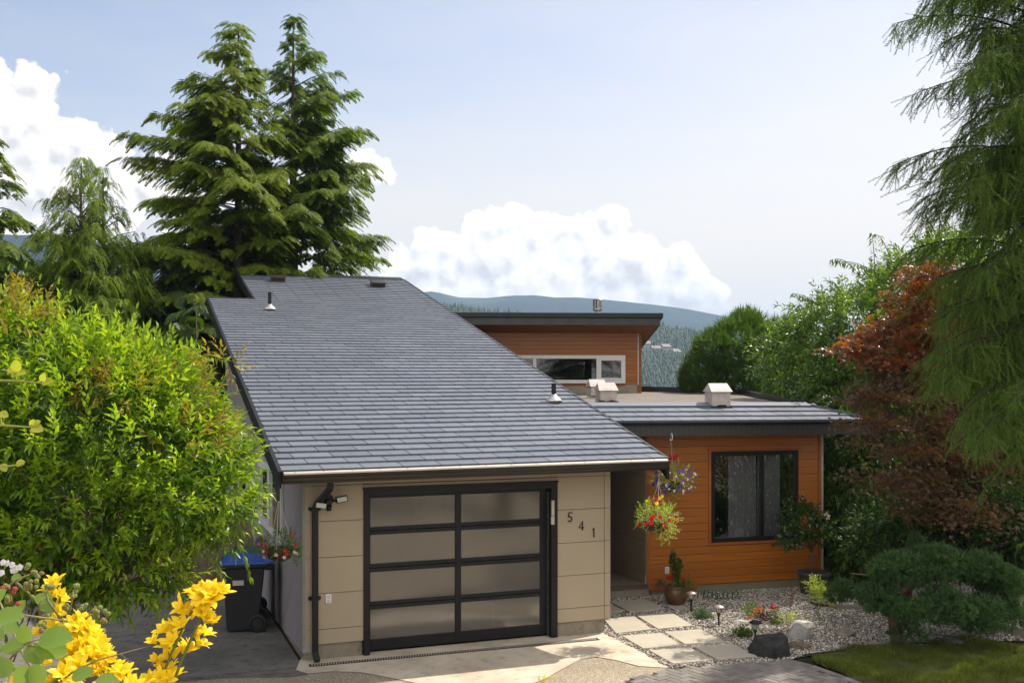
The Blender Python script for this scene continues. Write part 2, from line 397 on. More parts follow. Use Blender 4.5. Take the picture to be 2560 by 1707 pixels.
poly = [(0, -.0), (W0, -.0), (W0, S2), (XN, S3), (XN, S1), (0, S1)]
def quadslab(mb, a, b, h0, h1, fn=None):
    fn = fn or RP; x0, y0 = a; xx, yy = b
    mb.hexa([fn(x0, y0, h0), fn(xx, y0, h0), fn(xx, yy, h0), fn(x0, yy, h0), fn(x0, y0, h1), fn(xx, y0, h1), fn(xx, yy, h1), fn(x0, yy, h1)])
quadslab(roofbase, (.02, .0), (XN, S1-.01), -.05, -.003); quadslab(roofbase, (XN, .0), (W0-.02, S3-.02), -.05, -.003)
roof = part(roofbase, 'roof', simple('roof_deck', (.03, .03, .033), .7))
sh = shingles(RP, W0, top_s, brk=(XN, S1)); sh.build('shingle_courses', M['shingle'], roof)
# fascias
fm = MB(); fm.m = 0
def slabx(x0, xx, s0, ss, h0, h1): quadslab(fm, (x0, s0), (xx, ss), h0, h1)
slabx(-.03, .02, -.04, S1+.02, -.20, .028); slabx(W0-.02, W0+.03, -.04, S2+.02, -.20, .028)
slabx(XN-.03, XN+.02, S1+.021, S3+.02, -.20, .03); slabx(.02, XN-.03, S1-.01, S1+.03, -.2, .034); slabx(XN+.02, W0-.02, min(S3, S2)-.02, max(S3, S2)+.03, -.2, .034)
fas = fm.build('fascia', M['darkmetal'], roof)
mb = MB(); quadslab(mb, (.02, .02), (XN-.03, S1-.02), -.075, -.055); quadslab(mb, (XN-.03, .02), (W0-.02, S3-.04), -.0755, -.0555); mb.build('soffit', simple('beige_soffit', (.30, .25, .18), .7), roof)
# barge end triangle at the right corner
mb = MB(); q = A
mb.prism([PB+rx*.0+Vector((0, 0, -.02)), PB+rx*.0+Vector((0, 0, -.30)), PB-A.n*.45+Vector((0, 0, -.02))], rx*.045); mb.build('barge_end', M['black'], roof)
mb = MB(); mb.prism([PA+Vector((0, 0, -.02)), PA+Vector((0, 0, -.36)), PA-A.n*.05+Vector((0, 0, -.36)), PA-A.n*.5+Vector((0, 0, -.05))], -rx*.03); mb.build('barge_end', M['darkmetal'], roof)
# gutter: K profile along the eave
def gutter(Pa, Pb, out, prof, name, mat, parent):
    mb = MB(); e = [[Pt+out*n+Vector((0, 0, z)) for n, z in prof] for Pt in (Pa, Pb)]; k = len(prof)
    mb.add(e[0]+e[1], [(i, (i+1) % k, (i+1) % k+k, i+k) for i in range(k)]+[tuple(range(k-1, -1, -1)), tuple(range(k, 2*k))]); return mb.build(name, mat, parent)
gp = [(-.01, -.145), (.075, -.145), (.085, -.12), (.10, -.105), (.105, -.07), (.125, -.05), (.128, -.012), (.118, -.008), (-.01, -.012)]
gut = gutter(PA+rx*.02, PB-rx*.02, A.n, gp, 'gutter', M['brownmetal'], house)
mb = MB(); Pa, Pb = PA+rx*.03, PB-rx*.05
mb.prism([Pa+A.n*.095+Vector((0, 0, -.004)), Pb+A.n*.095+Vector((0, 0, -.004)), Pb+A.n*.136+Vector((0, 0, -.022)), Pa+A.n*.136+Vector((0, 0, -.022))], Vector((0, 0, .018)))
for i in range(15):
    p = Pa.lerp(Pb, (i+.4)/15)+A.n*.112+Vector((0, 0, .006)); mb.lathe(p, [(.010, 0), (.009, .008), (.001, .012)], 8)
mb.build('gutter_guard_strip', M['alu'], gut)
mb = MB(); mb.prism([Pa+A.n*.0+Vector((0, 0, .006)), Pb+A.n*.0+Vector((0, 0, .006)), Pb+A.n*.094+Vector((0, 0, -.004)), Pa+A.n*.094+Vector((0, 0, -.004))], Vector((0, 0, -.006)))
mb.build('gutter_guard', M['brownmetal'], gut)
for i, (u, v) in enumerate(((693, 697), (943, 710))):   # two louvred box vents near the ridge
    x, s = rhit(u, v+8); mb = MB(); fr2 = lambda a, b, h: RP(x+a, s+b, h)
    w = .34; mb.hexa([fr2(-w/2, -.14, .02), fr2(w/2, -.14, .02), fr2(w/2, .2, .02), fr2(-w/2, .2, .02), fr2(-w/2, -.14, .13), fr2(w/2, -.14, .13), fr2(w/2, .14, .15), fr2(-w/2, .14, .15)])
    for k in range(6): mb.hexa([fr2(-w/2+.03+k*.05, -.155, .03), fr2(-w/2+.05+k*.05, -.155, .03), fr2(-w/2+.05+k*.05, -.14, .03), fr2(-w/2+.03+k*.05, -.14, .03), fr2(-w/2+.03+k*.05, -.155, .11), fr2(-w/2+.05+k*.05, -.155, .11), fr2(-w/2+.05+k*.05, -.14, .11), fr2(-w/2+.03+k*.05, -.14, .11)])
    mb.hexa([fr2(-w/2-.03, -.19, .13), fr2(w/2+.03, -.19, .13), fr2(w/2+.03, .2, .155), fr2(-w/2-.03, .2, .155), fr2(-w/2-.03, -.19, .15), fr2(w/2+.03, -.19, .15), fr2(w/2+.03, .2, .175), fr2(-w/2-.03, .2, .175)])
    mb.build('roof_vent', M['brownmetal'], roof, bevel=.01)
for (u, v, h) in ((673, 776, .34), (1384, 1006, .26)):  # vent pipes with metal flashing
    x, s = rhit(u, v); c = RP(x, s, .02)
    fl = MB().lathe(c, [(.15, 0), (.13, .03), (.10, .06), (.06, .09), (.045, .12)], 18).build('pipe_flashing', simple('flashing_metal', (.55, .52, .48), .35, .6), roof, smooth=True)
    MB().lathe(c+Vector((0, 0, .1)), [(.04, 0), (.04, h-.05), (.034, h-.05), (.034, h-.12)], 14).build('vent_pipe', M['black'], fl, smooth=False)
# ---------------- left side wall ----------------
cp = math.tan(pit)
mb = MB(); zf = lambda t: zA + (t+NO)*cp - .10
LT = 10.9
mb.hexa([L(0, 0, .1), L(LT, 0, -.4), L(LT, -.12, -.4), L(0, -.12, .1), L(0, 0, zf(0)), L(LT, 0, zf(LT)), L(LT, -.12, zf(LT)), L(0, -.12, zf(0))])
part(mb, 'side_wall', M['side'])
mb = MB(); mb.hexa([L(0.05, -.015, -.3), L(LT, -.015, -1.5), L(LT, -.14, -1.5), L(0.05, -.14, -.3), L(0.05, -.015, .12), L(LT, -.015, -.35), L(LT, -.14, -.35), L(0.05, -.14, .12)])
part(mb, 'side_foundation', M['found'])
def window(fr, t0, t1, z0, z1, n, fw, name, mats, muls=(), depth=.06, sash=(), parent=None, glass='glass'):
    mb = MB(); fn = n+depth
    mb.box(fr, t0, t1, n, fn, z0, z0+fw); mb.box(fr, t0, t1, n, fn, z1-fw, z1); mb.box(fr, t0, t0+fw, n, fn-.001, z0+fw, z1-fw); mb.box(fr, t1-fw, t1, n, fn-.001, z0+fw, z1-fw)
    for m_ in muls: mb.box(fr, m_-fw/2, m_+fw/2, n, fn-.002, z0+fw, z1-fw)
    for (a, b) in sash:
        q = fw*.55
        mb.box(fr, a, b, n+.01, fn+.012, z0+fw, z0+fw+q); mb.box(fr, a, b, n+.01, fn+.012, z1-fw-q, z1-fw); mb.box(fr, a, a+q, n+.01, fn+.011, z0+fw+q, z1-fw-q); mb.box(fr, b-q, b, n+.01, fn+.011, z0+fw+q, z1-fw-q)
    w = mb.build(name, mats, parent or house, bevel=.004)
    e = [t0+fw]+[x for m_ in muls for x in (m_-fw/2, m_+fw/2)]+[t1-fw]
    for a, b in zip(e[::2], e[1::2]):
        mb = MB(); mb.add([fr(a, n+.02, z0+fw), fr(b, n+.02, z0+fw), fr(b, n+.02, z1-fw), fr(a, n+.02, z1-fw)], [(0, 1, 2, 3)]); mb.build('pane', M[glass], w)
    return w
M['glass_side'] = glassmat('side_window_glass', (.25, .28, .26), .55)
window(L, 1.7, 4.4, 1.31, 2.38, .004, .075, 'window', M['white'], muls=(3.05,), sash=((3.09, 4.32),), depth=.05, glass='glass_side')
window(L, 6.2, 9.2, 1.3, 2.73, .004, .075, 'window', M['white'], muls=(7.7,), depth=.05, glass='glass_side')
mb = MB(); mb.box(L, 0.9, 1.0, .0, .055, .75, 2.35) ; mb.box(L, 0.9, 1.0, .0, .03, 2.35, 2.5)
# ---------------- cedar wing ----------------
Wf = Fr(((1616-CX)/F*17.99, 17.99), 15.5)
tW = Wf.t(2052); WZ0 = .16; WZ1 = 2.83
win0, wz1 = Wf.hit(1777, 1129); win1, wz0 = Wf.hit(1995, 1347)
wz0 = Wf.hit(1777, 1356)[1]; print('wing', tW, win0, win1, wz0, wz1)
mb = MB()
mb.box(Wf, 0, win0, -.14, 0, WZ0, WZ1); mb.box(Wf, win1, tW, -.14, 0, WZ0, WZ1); mb.box(Wf, win0, win1, -.14, 0, WZ0, wz0); mb.box(Wf, win0, win1, -.14, 0, wz1, WZ1)
part(mb, 'cedar_wall', M['cedar'])
mb = MB(); c_ = .03
mb.box(Wf, -.002, .055, .002, .02, WZ0-.02, WZ1); mb.box(Wf, tW-.05, tW, .002, .02, WZ0-.01, WZ1)
mb.box(Wf, win0-.05, win0, .002, .016, wz0-.05, wz1+.02); mb.box(Wf, win0, win1+.0, .002, .016, wz0-.05, wz0); mb.box(Wf, win0-.06, win1+.06, .002, .05, wz1+.022, wz1+.045)
mb.box(Wf, .06, Wf.t(1743), .003, .018, WZ0-.07, WZ0+.06)
part(mb, 'cedar_trim', simple('cedar_trim', (.30, .085, .015), .45, var=.2))
mb = MB(); mb.box(Wf, tW+.0, tW+.045, -.14, .012, WZ0-.04, WZ1); part(mb, 'corner_flashing', simple('pale_metal_trim', (.38, .36, .33), .5))
mb = MB(); mb.box(Wf, 0.02, tW-.02, -.2, -.03, -.3, WZ0-.0); part(mb, 'wing_foundation', M['foundpaint'])
tm = Wf.t(1904)
window(Wf, win0, win1, wz0, wz1, -.03, .075, 'window', M['black'], muls=(tm,), depth=.05, glass='glass_big')
outlet(Wf, 1667, 1425, .001)
# room with curtains
mb = MB()
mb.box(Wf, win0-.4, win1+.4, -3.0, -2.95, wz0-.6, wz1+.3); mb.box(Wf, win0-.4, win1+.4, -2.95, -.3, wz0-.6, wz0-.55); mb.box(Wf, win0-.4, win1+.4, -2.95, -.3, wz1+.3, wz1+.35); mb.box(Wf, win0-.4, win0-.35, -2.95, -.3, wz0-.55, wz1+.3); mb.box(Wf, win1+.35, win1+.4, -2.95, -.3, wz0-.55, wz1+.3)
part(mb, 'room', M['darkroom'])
def curtainmat():
    m = NT('sheer_leaf_curtain'); p = m.pos(scale=(1.6, 1.6, 1.0)); vo = m.n('ShaderNodeTexVoronoi', {'Scale': 7.0, 'Randomness': .8}); m.t.links.new(p, vo.inputs['Vector'])
    lf = m.math('LESS_THAN', vo.outputs['Distance'], .21)
    col = m.mix(m.math('MULTIPLY', lf, .8), (.66, .62, .72), (.88, .87, .90))
    d = m.n('ShaderNodeBsdfDiffuse', {0: col}); t = m.n('ShaderNodeBsdfTransparent', {0: (.9, .9, .9)})
    mx = m.n('ShaderNodeMixShader', {0: m.math('ADD', m.math('MULTIPLY', lf, .25), .6)}); m.t.links.new(t.outputs[0], mx.inputs[1]); m.t.links.new(d.outputs[0], mx.inputs[2]); m.t.links.new(mx.outputs[0], m.out.inputs[0]); return m.mat
M['curtain'] = curtainmat()
for (a, b) in ((win0+.42, tm-.02), (tm+.0, win1-.28)):
    mb = MB(); n_ = 60; vs = []
    for i in range(n_+1):
        x = a+(b-a)*i/n_; w = .03*math.sin(i*.9)+.015*math.sin(i*2.3)
        vs += [Wf(x, -.16+w, wz0+.02), Wf(x, -.16+w*.6, wz1-.02)]
    mb.add(vs, [(2*i, 2*i+2, 2*i+3, 2*i+1) for i in range(n_)]); part(mb, 'curtain', M['curtain'], smooth=True)
# porch: side wall of the wing, floor, riser
Pr = Fr(Wf.o, ANG+90); Pr.n = -Pr.n
mb = MB(); zs = [.22, .40, .96, 1.52, 2.08, 2.64, 2.95]
for a, b in zip(zs, zs[1:]): mb.box(Pr, .0, 3.4, 0, .012, a+.004, b-.004)
mb.box(Pr, .0, 3.4, .013, .028, .225, .36)
part(mb, 'porch_wall', M['panel'])
mb = MB(); mb.box(Pr, -.0, 3.4, -.12, -.001, -.2, 2.95); mb.box(Fr(Pr(3.4, 0, 0), ANG), -3.0, 0, 0, .1, 0, 2.95)
part(mb, 'porch_backing', simple('porch_dark', (.10, .085, .06), .8))
def plank():
    m = NT('porch_plank_tile'); p = m.pos(rot=(0, 0, -math.radians(ANG+62))); sx = m.n('ShaderNodeSeparateXYZ', {0: p})
    b = m.n('ShaderNodeTexBrick', {'Scale': 1.0, 'Mortar Size': .006, 'Brick Width': .9, 'Row Height': .15, 'Color1': (.16, .12, .085), 'Color2': (.26, .21, .16), 'Mortar': (.05, .04, .03)}); m.t.links.new(p, b.inputs[0])
    g = m.noise(4, 4, .6, m.pos(scale=(10, 1.5, 1), rot=(0, 0, -math.radians(ANG+62)))); m.pbr(m.mix(.5, b.outputs[0], m.ramp(g, [(.3, (.08, .055, .035)), (.7, (.3, .25, .19))])), .45); return m.mat
pf0 = Fr(Wf.o, 12)
mb = MB(); q0 = Wf(0, .06, 0); tR = R(2.0, 0, 0)
fl = [G(1480, 1467, .225), G(1618, 1459, .225), Pr(3.4, .0, .225), R(6, 0, .225)]
mb.prism(fl, (0, 0, -.05)); part(mb, 'porch_floor', plank())
mb = MB(); a_, b_ = fl[0]+Vector((0, 0, -.002)), fl[1]+Vector((0, 0, -.002)); dn = (b_-a_).cross(Vector((0, 0, 1))).normalized()
mb.prism([a_+dn*.05, b_+dn*.05, b_-dn*.02, a_-dn*.02], (0, 0, -.06)); part(mb, 'porch_edge', simple('dark_tile_edge', (.07, .05, .038), .5, var=.4))
mb = MB(); mb.prism([a_+dn*.02, b_+dn*.02+(b_-a_).normalized()*.02, b_-dn*.5, a_-dn*.5], (0, 0, -.6)); 
for i, vv in enumerate(mb.v): mb.v[i] = (vv[0], vv[1], vv[2]-.062)
part(mb, 'porch_riser', M['found'])
# low shingled eave of the wing
EO = .5
e0, ez0 = Wf.hit(1480, 1056, EO); e1, ez1 = Wf.hit(2188, 1051, EO)
E0, E1 = Wf(e0, EO, ez0), Wf(e1, EO, ez1); ex_ = (E1-E0).normalized(); EW = (E1-E0).length
p2 = math.radians(17); es = Vector((-math.sin(Wf.a)*math.cos(p2), math.cos(Wf.a)*math.cos(p2), math.sin(p2))); en = ex_.cross(es).normalized()
def EP(x, s, h=0.0): return E0+ex_*x+es*s+en*h
mb = MB(); ED = .86
mb.prism([EP(0, 0, -.003), EP(EW, 0, -.003), EP(EW-.75, ED, -.003), EP(0, ED, -.003)], en*-.05); er = mb.build('eave_roof', simple('roof_deck_wing', (.03, .03, .033), .7), house)
shingles(EP, EW, lambda x: .80, ex=.245, tw=.53, seed=5, right=lambda s: EW-.12-s*.85).build('shingle_courses', M['shingle'], er)
mb = MB(); mb.hexa([EP(0, .78, .0), EP(EW-.70, .78, .0), EP(EW-.74, ED+.1, .0), EP(0, ED+.1, .0), EP(0, .78, .03), EP(EW-.70, .78, .03), EP(EW-.74, ED+.1, .035), EP(0, ED+.1, .035)])
for k in range(4):
    a0 = k/4; p0 = EP(EW-.02-a0*.72, a0*ED, .0); p1 = EP(EW-.02-(a0+.27)*.72, (a0+.27)*ED, .0); dd = (p1-p0); sd = dd.cross(Vector((0, 0, 1))).normalized()*.11
    mb.hexa([p0-sd-en*.01, p0+sd-en*.03, p1+sd-en*.03, p1-sd-en*.01, p0-sd+en*.045, p0+sd+en*.02, p1+sd+en*.0, p1-sd+en*.03])
mb.build('ridge_cap', M['shingle'], er)
wg = [(-.01, -.20), (.02, -.20), (.02, -.07), (.05, -.065), (.07, -.012), (-.01, -.008)]
g2 = gutter(E0, E1+ex_*.05, Wf.n, [(-.02, -.045), (.05, -.045), (.065, -.03), (.07, -.006), (-.02, -.006)], 'eave_gutter', M['darkmetal'], house)
def mesh_fascia():
    m = NT('perforated_dark_fascia'); nz = m.n('ShaderNodeTexVoronoi', {'Scale': 38.0, 'Randomness': .15}); m.t.links.new(m.pos(), nz.inputs['Vector'])
    c = m.ramp(nz.outputs[0], [(.2, (.014, .013, .012)), (.5, (.038, .035, .032))]); m.pbr(c, .5, normal=m.bump(nz.outputs[0], .4, .004)); return m.mat
M['mesh'] = mesh_fascia()
gutter(E0-ex_*0, E1+ex_*.03, Wf.n, [(-.03, -.235), (.0, -.235), (.0, -.047), (-.03, -.047)], 'eave_fascia', M['mesh'], house)
mb = MB(); sz = min(ez0, ez1)-.19
mb.hexa([Wf(e0, EO-.03, sz-.02), Wf(e1, EO-.03, sz-.02), Wf(e1-.5, -.3, sz-.02), Wf(e0, -2.8, sz-.02), Wf(e0, EO-.03, sz), Wf(e1, EO-.03, sz), Wf(e1-.5, -.3, sz), Wf(e0, -2.8, sz)])
mb.build('eave_soffit', M['soffit'], house)
# right hand fascia of the wing roof going back
# flat roof
def flatmat():
    m = NT('brown_gravelled_felt'); n = m.noise(60, 4, .7); b = m.noise(1.5, 4); c = m.ramp(n, [(.3, (.10, .085, .072)), (.7, (.20, .17, .145))]); c = m.mix(.35, c, m.ramp(b, [(.3, (.10, .085, .07)), (.7, (.22, .19, .165))])); m.pbr(c, .85, normal=m.bump(n, .4, .006)); return m.mat
FR = [EP(.0, ED-.02, .005), EP(EW-.74, ED-.02, .005), P(1857, 984, 26.5), P(1590, 977.5, 28), P(1240, 980, 27.5), P(1330, 1010, 19)]
mb = MB(); mb.prism(FR, (0, 0, -.2)); frf = part(mb, 'flat_roof', flatmat())
mb = MB()
pp = [P(1585, 965, 27.6), P(1750, 969, 27.0), P(1857, 973, 26.0), P(1990, 999, 19.6), EP(EW-.74, ED+.06, .06)]
for a, b in zip(pp, pp[1:]):
    dd = (b-a).normalized(); sd = Vector((dd.y, -dd.x, 0)).normalized()*-.09; e = dd*.02
    mb.hexa([a-sd-e-Vector((0, 0, .22)), b-sd+e-Vector((0, 0, .22)), b+sd+e-Vector((0, 0, .22)), a+sd-e-Vector((0, 0, .22)), a-sd-e, b-sd+e, b+sd+e-Vector((0, 0, .02)), a+sd-e-Vector((0, 0, .02))])
    mb.hexa([a+sd*.9-e-Vector((0, 0, .13)), b+sd*.9+e-Vector((0, 0, .13)), b+sd*1.8+e-Vector((0, 0, .2)), a+sd*1.8-e-Vector((0, 0, .2)), a+sd-e-Vector((0, 0, .02)), b+sd+e-Vector((0, 0, .02)), b+sd*1.9+e-Vector((0, 0, .19)), a+sd*1.9-e-Vector((0, 0, .19))])
mb.build('parapet_cap', M['darkmetal'], frf)
# wing side/back walls for other viewpoints
mb = MB(); Ws = Fr(Wf(tW, 0, 0), 15.5+90)
mb.box(Ws, .145, 6.5, -.0, .14, -2.0, 2.85); part(mb, 'wing_side_wall', M['side'])
# three roof-box vents
for (u, vb, Y, w) in ((1491, 990, 22.3, .33), (1515, 1003, 20.0, .33), (1794, 1012, 18.75, .35)):
    c = P(u, vb, Y); fr = Fr((c.x, c.y), 12); z0 = c.z-.02; hb = .26; h2 = w/2
    if u == 1794: z0 -= .02; hb = .31
    mb = MB(); mb.box(fr, -h2, h2, -h2, h2, z0, z0+hb)
    vt = mb.build('roof_vent_box', M['ventwhite'], frf, bevel=.004)
    mb = MB(); a = .03
    e = [fr(-h2-a, h2+a*.7, z0+hb-.03), fr(-h2+.02, 0, z0+hb+.17), fr(h2-.02, 0, z0+hb+.17), fr(h2+a, h2+a*.7, z0+hb-.03), fr(-h2-a, -h2-a*.7, z0+hb-.03), fr(h2+a, -h2-a*.7, z0+hb-.03)]
    e = [fr(-h2-a*.9, h2+a, z0+hb-.03), fr(h2+a*.9, h2+a, z0+hb-.03), fr(h2+a*.2, 0, z0+hb+.12), fr(-h2-a*.2, 0, z0+hb+.12), fr(-h2-a*.9, -h2-a, z0+hb-.03), fr(h2+a*.9, -h2-a, z0+hb-.03)]
    mb.add(e, [(0, 1, 2, 3), (3, 2, 5, 4), (0, 3, 4), (1, 5, 2), (0, 4, 5, 1)])
    mb.build('vent_cap', M['ventwhite'], vt)
    mb = MB(); rr = random.Random(int(u))
    for k in range(7): x = -h2+k*w/6; mb.cube(fr(x, h2+.005, z0-.0), .05, .03, rr.uniform(.015, .05), fr.a)
    mb.build('tar_flashing', M['tar'], vt)
# ---------------- upper volume ----------------
V_ = Fr(((1594-CX)/F*26.0, 26.0), 3)              # t=0 at its right corner, t negative to the left
TL = -4.62
vz = lambda v, u=1500, n=0: V_.hit(u, v, n)[1]
w_r, _ = V_.hit(1563, 900); wzt, wzb = vz(888), vz(958)
zt = vz(826); zb0 = vz(960)
mb = MB(); mb.box(V_, TL, w_r-4.1, -.12, 0, zb0, zt+.12); mb.box(V_, w_r, 0, -.12, 0, zb0, zt+.12); mb.box(V_, w_r-4.1, w_r, -.12, 0, wzt, zt+.12); mb.box(V_, w_r-4.1, w_r, -.12, 0, zb0-.04, wzb)
up = part(mb, 'upper_wall', M['cedar2'])
mb = MB(); mb.box(V_, TL, -.01, -.2, -.01, zb0-.4, zb0); part(mb, 'upper_base', M['found'])
mb = MB(); mb.box(V_, -.002, .03, -.1, .012, zb0-.02, zt); part(mb, 'upper_corner_flashing', simple('zinc_trim', (.4, .38, .35), .5))
Vs = Fr(V_(0, 0, 0), 93); mb = MB(); mb.box(Vs, .12, 4.5, -.0, .12, 2.6, zt-.05); part(mb, 'upper_side_wall', M['cedar2'])
um = [V_.t(1336.5), V_.t(1495)]
window(V_, w_r-4.1, w_r, wzb, wzt, -.02, .085, 'window', M['white'], muls=(um[0], um[1]), depth=.06, sash=((um[1]+.03, w_r-.06),))
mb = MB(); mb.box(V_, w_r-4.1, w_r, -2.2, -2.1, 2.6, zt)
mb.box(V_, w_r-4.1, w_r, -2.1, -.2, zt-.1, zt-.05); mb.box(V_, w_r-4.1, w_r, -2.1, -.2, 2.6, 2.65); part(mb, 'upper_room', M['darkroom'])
# mono pitch roof falling to the back
VF = .8; vr, vzt = V_.hit(1651, 789, VF); _, vzb = V_.hit(1651, 813, VF); ps = math.tan(math.radians(10.5))
def VP(t, n, z): return V_(t, n, z-(VF-n)*ps)
mb = MB(); B_ = -5.0
mb.hexa([VP(TL, VF, vzb), VP(vr, VF, vzb), VP(vr, B_, vzb), VP(TL, B_, vzb), VP(TL, VF, vzt-.06), VP(vr, VF, vzt-.06), VP(vr, B_, vzt-.06), VP(TL, B_, vzt-.06)])
ur = part(mb, 'upper_roof', M['mesh'])
mb = MB(); mb.hexa([VP(TL, VF+.05, vzt-.055), VP(vr+.06, VF+.05, vzt-.055), VP(vr+.06, B_, vzt-.055), VP(TL, B_, vzt-.055), VP(TL, VF+.05, vzt+.05), VP(vr+.06, VF+.05, vzt+.05), VP(vr+.06, B_, vzt+.05), VP(TL, B_, vzt+.05)])
mb.build('roof_edge', M['darkmetal'], ur)
mb = MB(); mb.add([VP(TL, VF-.03, vzb-.006), VP(vr-.06, VF-.03, vzb-.006), VP(vr-.06, B_, vzb-.006), VP(TL, B_, vzb-.006)], [(0, 1, 2, 3)]); mb.build('soffit', M['soffit'], ur)
cpt = VP(V_.t(1494, .3), .3, vzt+.04)
fl = MB().lathe(cpt, [(.14, 0), (.13, .03), (.075, .06), (.07, .24)], 20).build('flue_pipe', M['ventwhite'], ur, smooth=True)
mb = MB(); mb.lathe(cpt+Vector((0, 0, .20)), [(.10, 0), (.115, .015), (.115, .05)], 20); mb.lathe(cpt+Vector((0, 0, .44)), [(.115, 0), (.12, .03), (.10, .05)], 20)
for k in range(20):
    if k % 5 == 4: continue
    a = k*math.pi/10; mb.cube(cpt+Vector((.11*math.cos(a), .11*math.sin(a), .24)), .01, .031, .21, a)
mb.build('flue_cap', M['steel'], fl)
# ================= GROUND, TERRAIN, HAZE =================
def hgt(x, y):
    b = np.clip((12.1-y)*.24, 0, 2.15)
    b = b + np.where(y < 11.6, .06*np.sin(x*1.7+y)*np.clip((11.6-y)/2, 0, 1), 0)
    back = -np.clip(y-30, 0, 400)*.30 - np.clip(y-20, 0, 10)*.07*np.clip((x-5.5)/2, 0, 1)
    back = back - np.clip(y-20.5, 0, 9.5)*.16*np.clip((-4.0-x)/3, 0, 1)
    return np.maximum(b+back, -75)-.03
def grid(xs, ys, fz):
    X, Y = np.meshgrid(xs, ys); Z = fz(X, Y); n, m_ = X.shape
    i = np.arange(n*m_).reshape(n, m_); Fq = np.stack([i[:-1, :-1], i[:-1, 1:], i[1:, 1:], i[1:, :-1]], -1).reshape(-1, 4)
    return np.stack([X, Y, Z], -1).reshape(-1, 3), Fq
def soil():
    m = NT('garden_soil'); a = m.noise(1.5, 6, .7); b = m.noise(25, 5, .7)
    c = m.ramp(a, [(.3, (.035, .026, .016)), (.55, (.05, .05, .02)), (.75, (.05, .075, .02))]); c = m.mix(m.math('MULTIPLY', b, .6), c, (.02, .016, .01)); m.pbr(c, .95, normal=m.bump(b, .8, .03), spec=.1); return m.mat
xs = np.concatenate([np.arange(-400, -40, 24), np.arange(-40, 40, .8), np.arange(40, 401, 24)]); ys = np.concatenate([np.arange(-300, -20, 20), np.arange(-20, 60, .8), np.arange(60, 480, 20)])
V, Fq = grid(xs, ys, hgt); tag(npmesh('ground', V, Fq, soil(), smooth=True), kind='structure')
def sheet(name, pts, z, mat, thick=0.0):
    mb = MB(); p = [Vector((q[0], q[1], z)) for q in pts]
    if thick: mb.prism(p, (0, 0, -thick))
    else: mb.add(p, [tuple(range(len(p)))])
    return tag(mb.build(name, mat), kind='structure')
def agg():
    m = NT('exposed_aggregate'); v = m.n('ShaderNodeTexVoronoi', {'Scale': 75.0}); m.t.links.new(m.pos(), v.inputs['Vector'])
    c = m.ramp(m.n('ShaderNodeSeparateXYZ', {0: v.outputs['Color']}).outputs[0], [(0, (.18, .145, .10)), (.45, (.36, .30, .215)), (.8, (.52, .45, .345)), (1, (.70, .64, .53))])
    c = m.mix(m.math('GREATER_THAN', v.outputs['Distance'], .62), c, (.10, .08, .055)); b = m.noise(.9, 5, .6); c = m.mix(.45, c, m.mix(.0, m.ramp(b, [(.3, (.19, .15, .10)), (.7, (.36, .30, .22))]), (0, 0, 0)))
    m.pbr(c, .8, normal=m.bump(v.outputs['Distance'], -.5, .006), spec=.3); return m.mat
M['agg'] = agg(); M['drive'] = concrete('driveway_concrete', (.40, .335, .255), (.62, .54, .43), .5); M['shadedrive'] = concrete('shade_darkened_concrete', (.10, .092, .08), (.19, .175, .155), .9)  # side pavement: same concrete, its darker tone puts the shade into the colour
sheet('driveway', [(-9, 11.9), (6.5, 11.9), (6.5, 12.6), G(2100, 1700), G(1850, 1668), G(1500, 1575), A(4.3, -.1, 0), A(0, -.1, 0), (-9, 13)], -.012, M['agg'])
ap = [A(.0, -.15, 0), A(t_end-.05, -.15, 0), G(1513, 1577), G(1600, 1624), G(1676, 1668), G(1597, 1663), G(1540, 1648), G(1490, 1640), G(1452, 1645), G(1414, 1666), G(1370, 1690), G(1320, 1712), G(1230, 1728), G(1120, 1722), G(1040, 1705), G(945, 1686), G(900, 1678), G(829, 1676), G(770, 1682), G(740, 1672)]
V, Fq = grid(np.arange(-2.4, 6.9, .5), np.arange(-14, 12.4, .5), lambda X, Y: hgt(X, Y)+.045)
tag(npmesh('driveway_slope', V, Fq, M['agg'], smooth=True), kind='structure')
sheet('driveway_apron', ap, -.004, M['drive'])
for n0, n1 in ((.28, -2.3), (-2.32, -5.6)):
    for t0, t1 in ((-3.6, -.04), (-8.5, -3.62)):
        MBp = [A(t0, n0, 0), A(t1, n0, 0), A(t1, n1, 0), A(t0, n1, 0)]
        sheet('side_pavement', MBp, -.006, M['shadedrive'])
sheet('pavement_edge', [G(560, 1692), G(640, 1690), G(720, 1690), G(770, 1683), A(-.02, .29, 0), A(-3.6, .29, 0)], -.007, M['shadedrive'])
# trench drain in front of the garage door
dr0, dr1 = G(773, 1663), G(1497, 1596); D_ = Fr(dr0, math.degrees(math.atan2(dr1.y-dr0.y, dr1.x-dr0.x))); LD = (dr1-dr0).length
td = empty('trench_drain', dr0, 'long narrow black slotted trench drain across the concrete before the garage door', 'drain')
mb = MB()
mb.box(D_, 0, LD, -.052, -.046, -.003, .004); mb.box(D_, 0, LD, .046, .052, -.003, .004); mb.build('frame', M['darkmetal'], td)
MB().box(D_, 0, LD, -.046, .046, -.003, -.0015).build('channel', M['tar'], td)
mb = MB(); k = 0; x = .02
while x < LD-.04:
    mb.hexa([D_(x, .044, -.001), D_(x+.016, .044, -.001), D_(x+.034, -.044, -.001), D_(x+.018, -.044, -.001), D_(x, .044, .005), D_(x+.016, .044, .005), D_(x+.034, -.044, .005), D_(x+.018, -.044, .005)]); x += .036
mb.build('grate', simple('grate_metal', (.42, .38, .33), .5, .1), td)
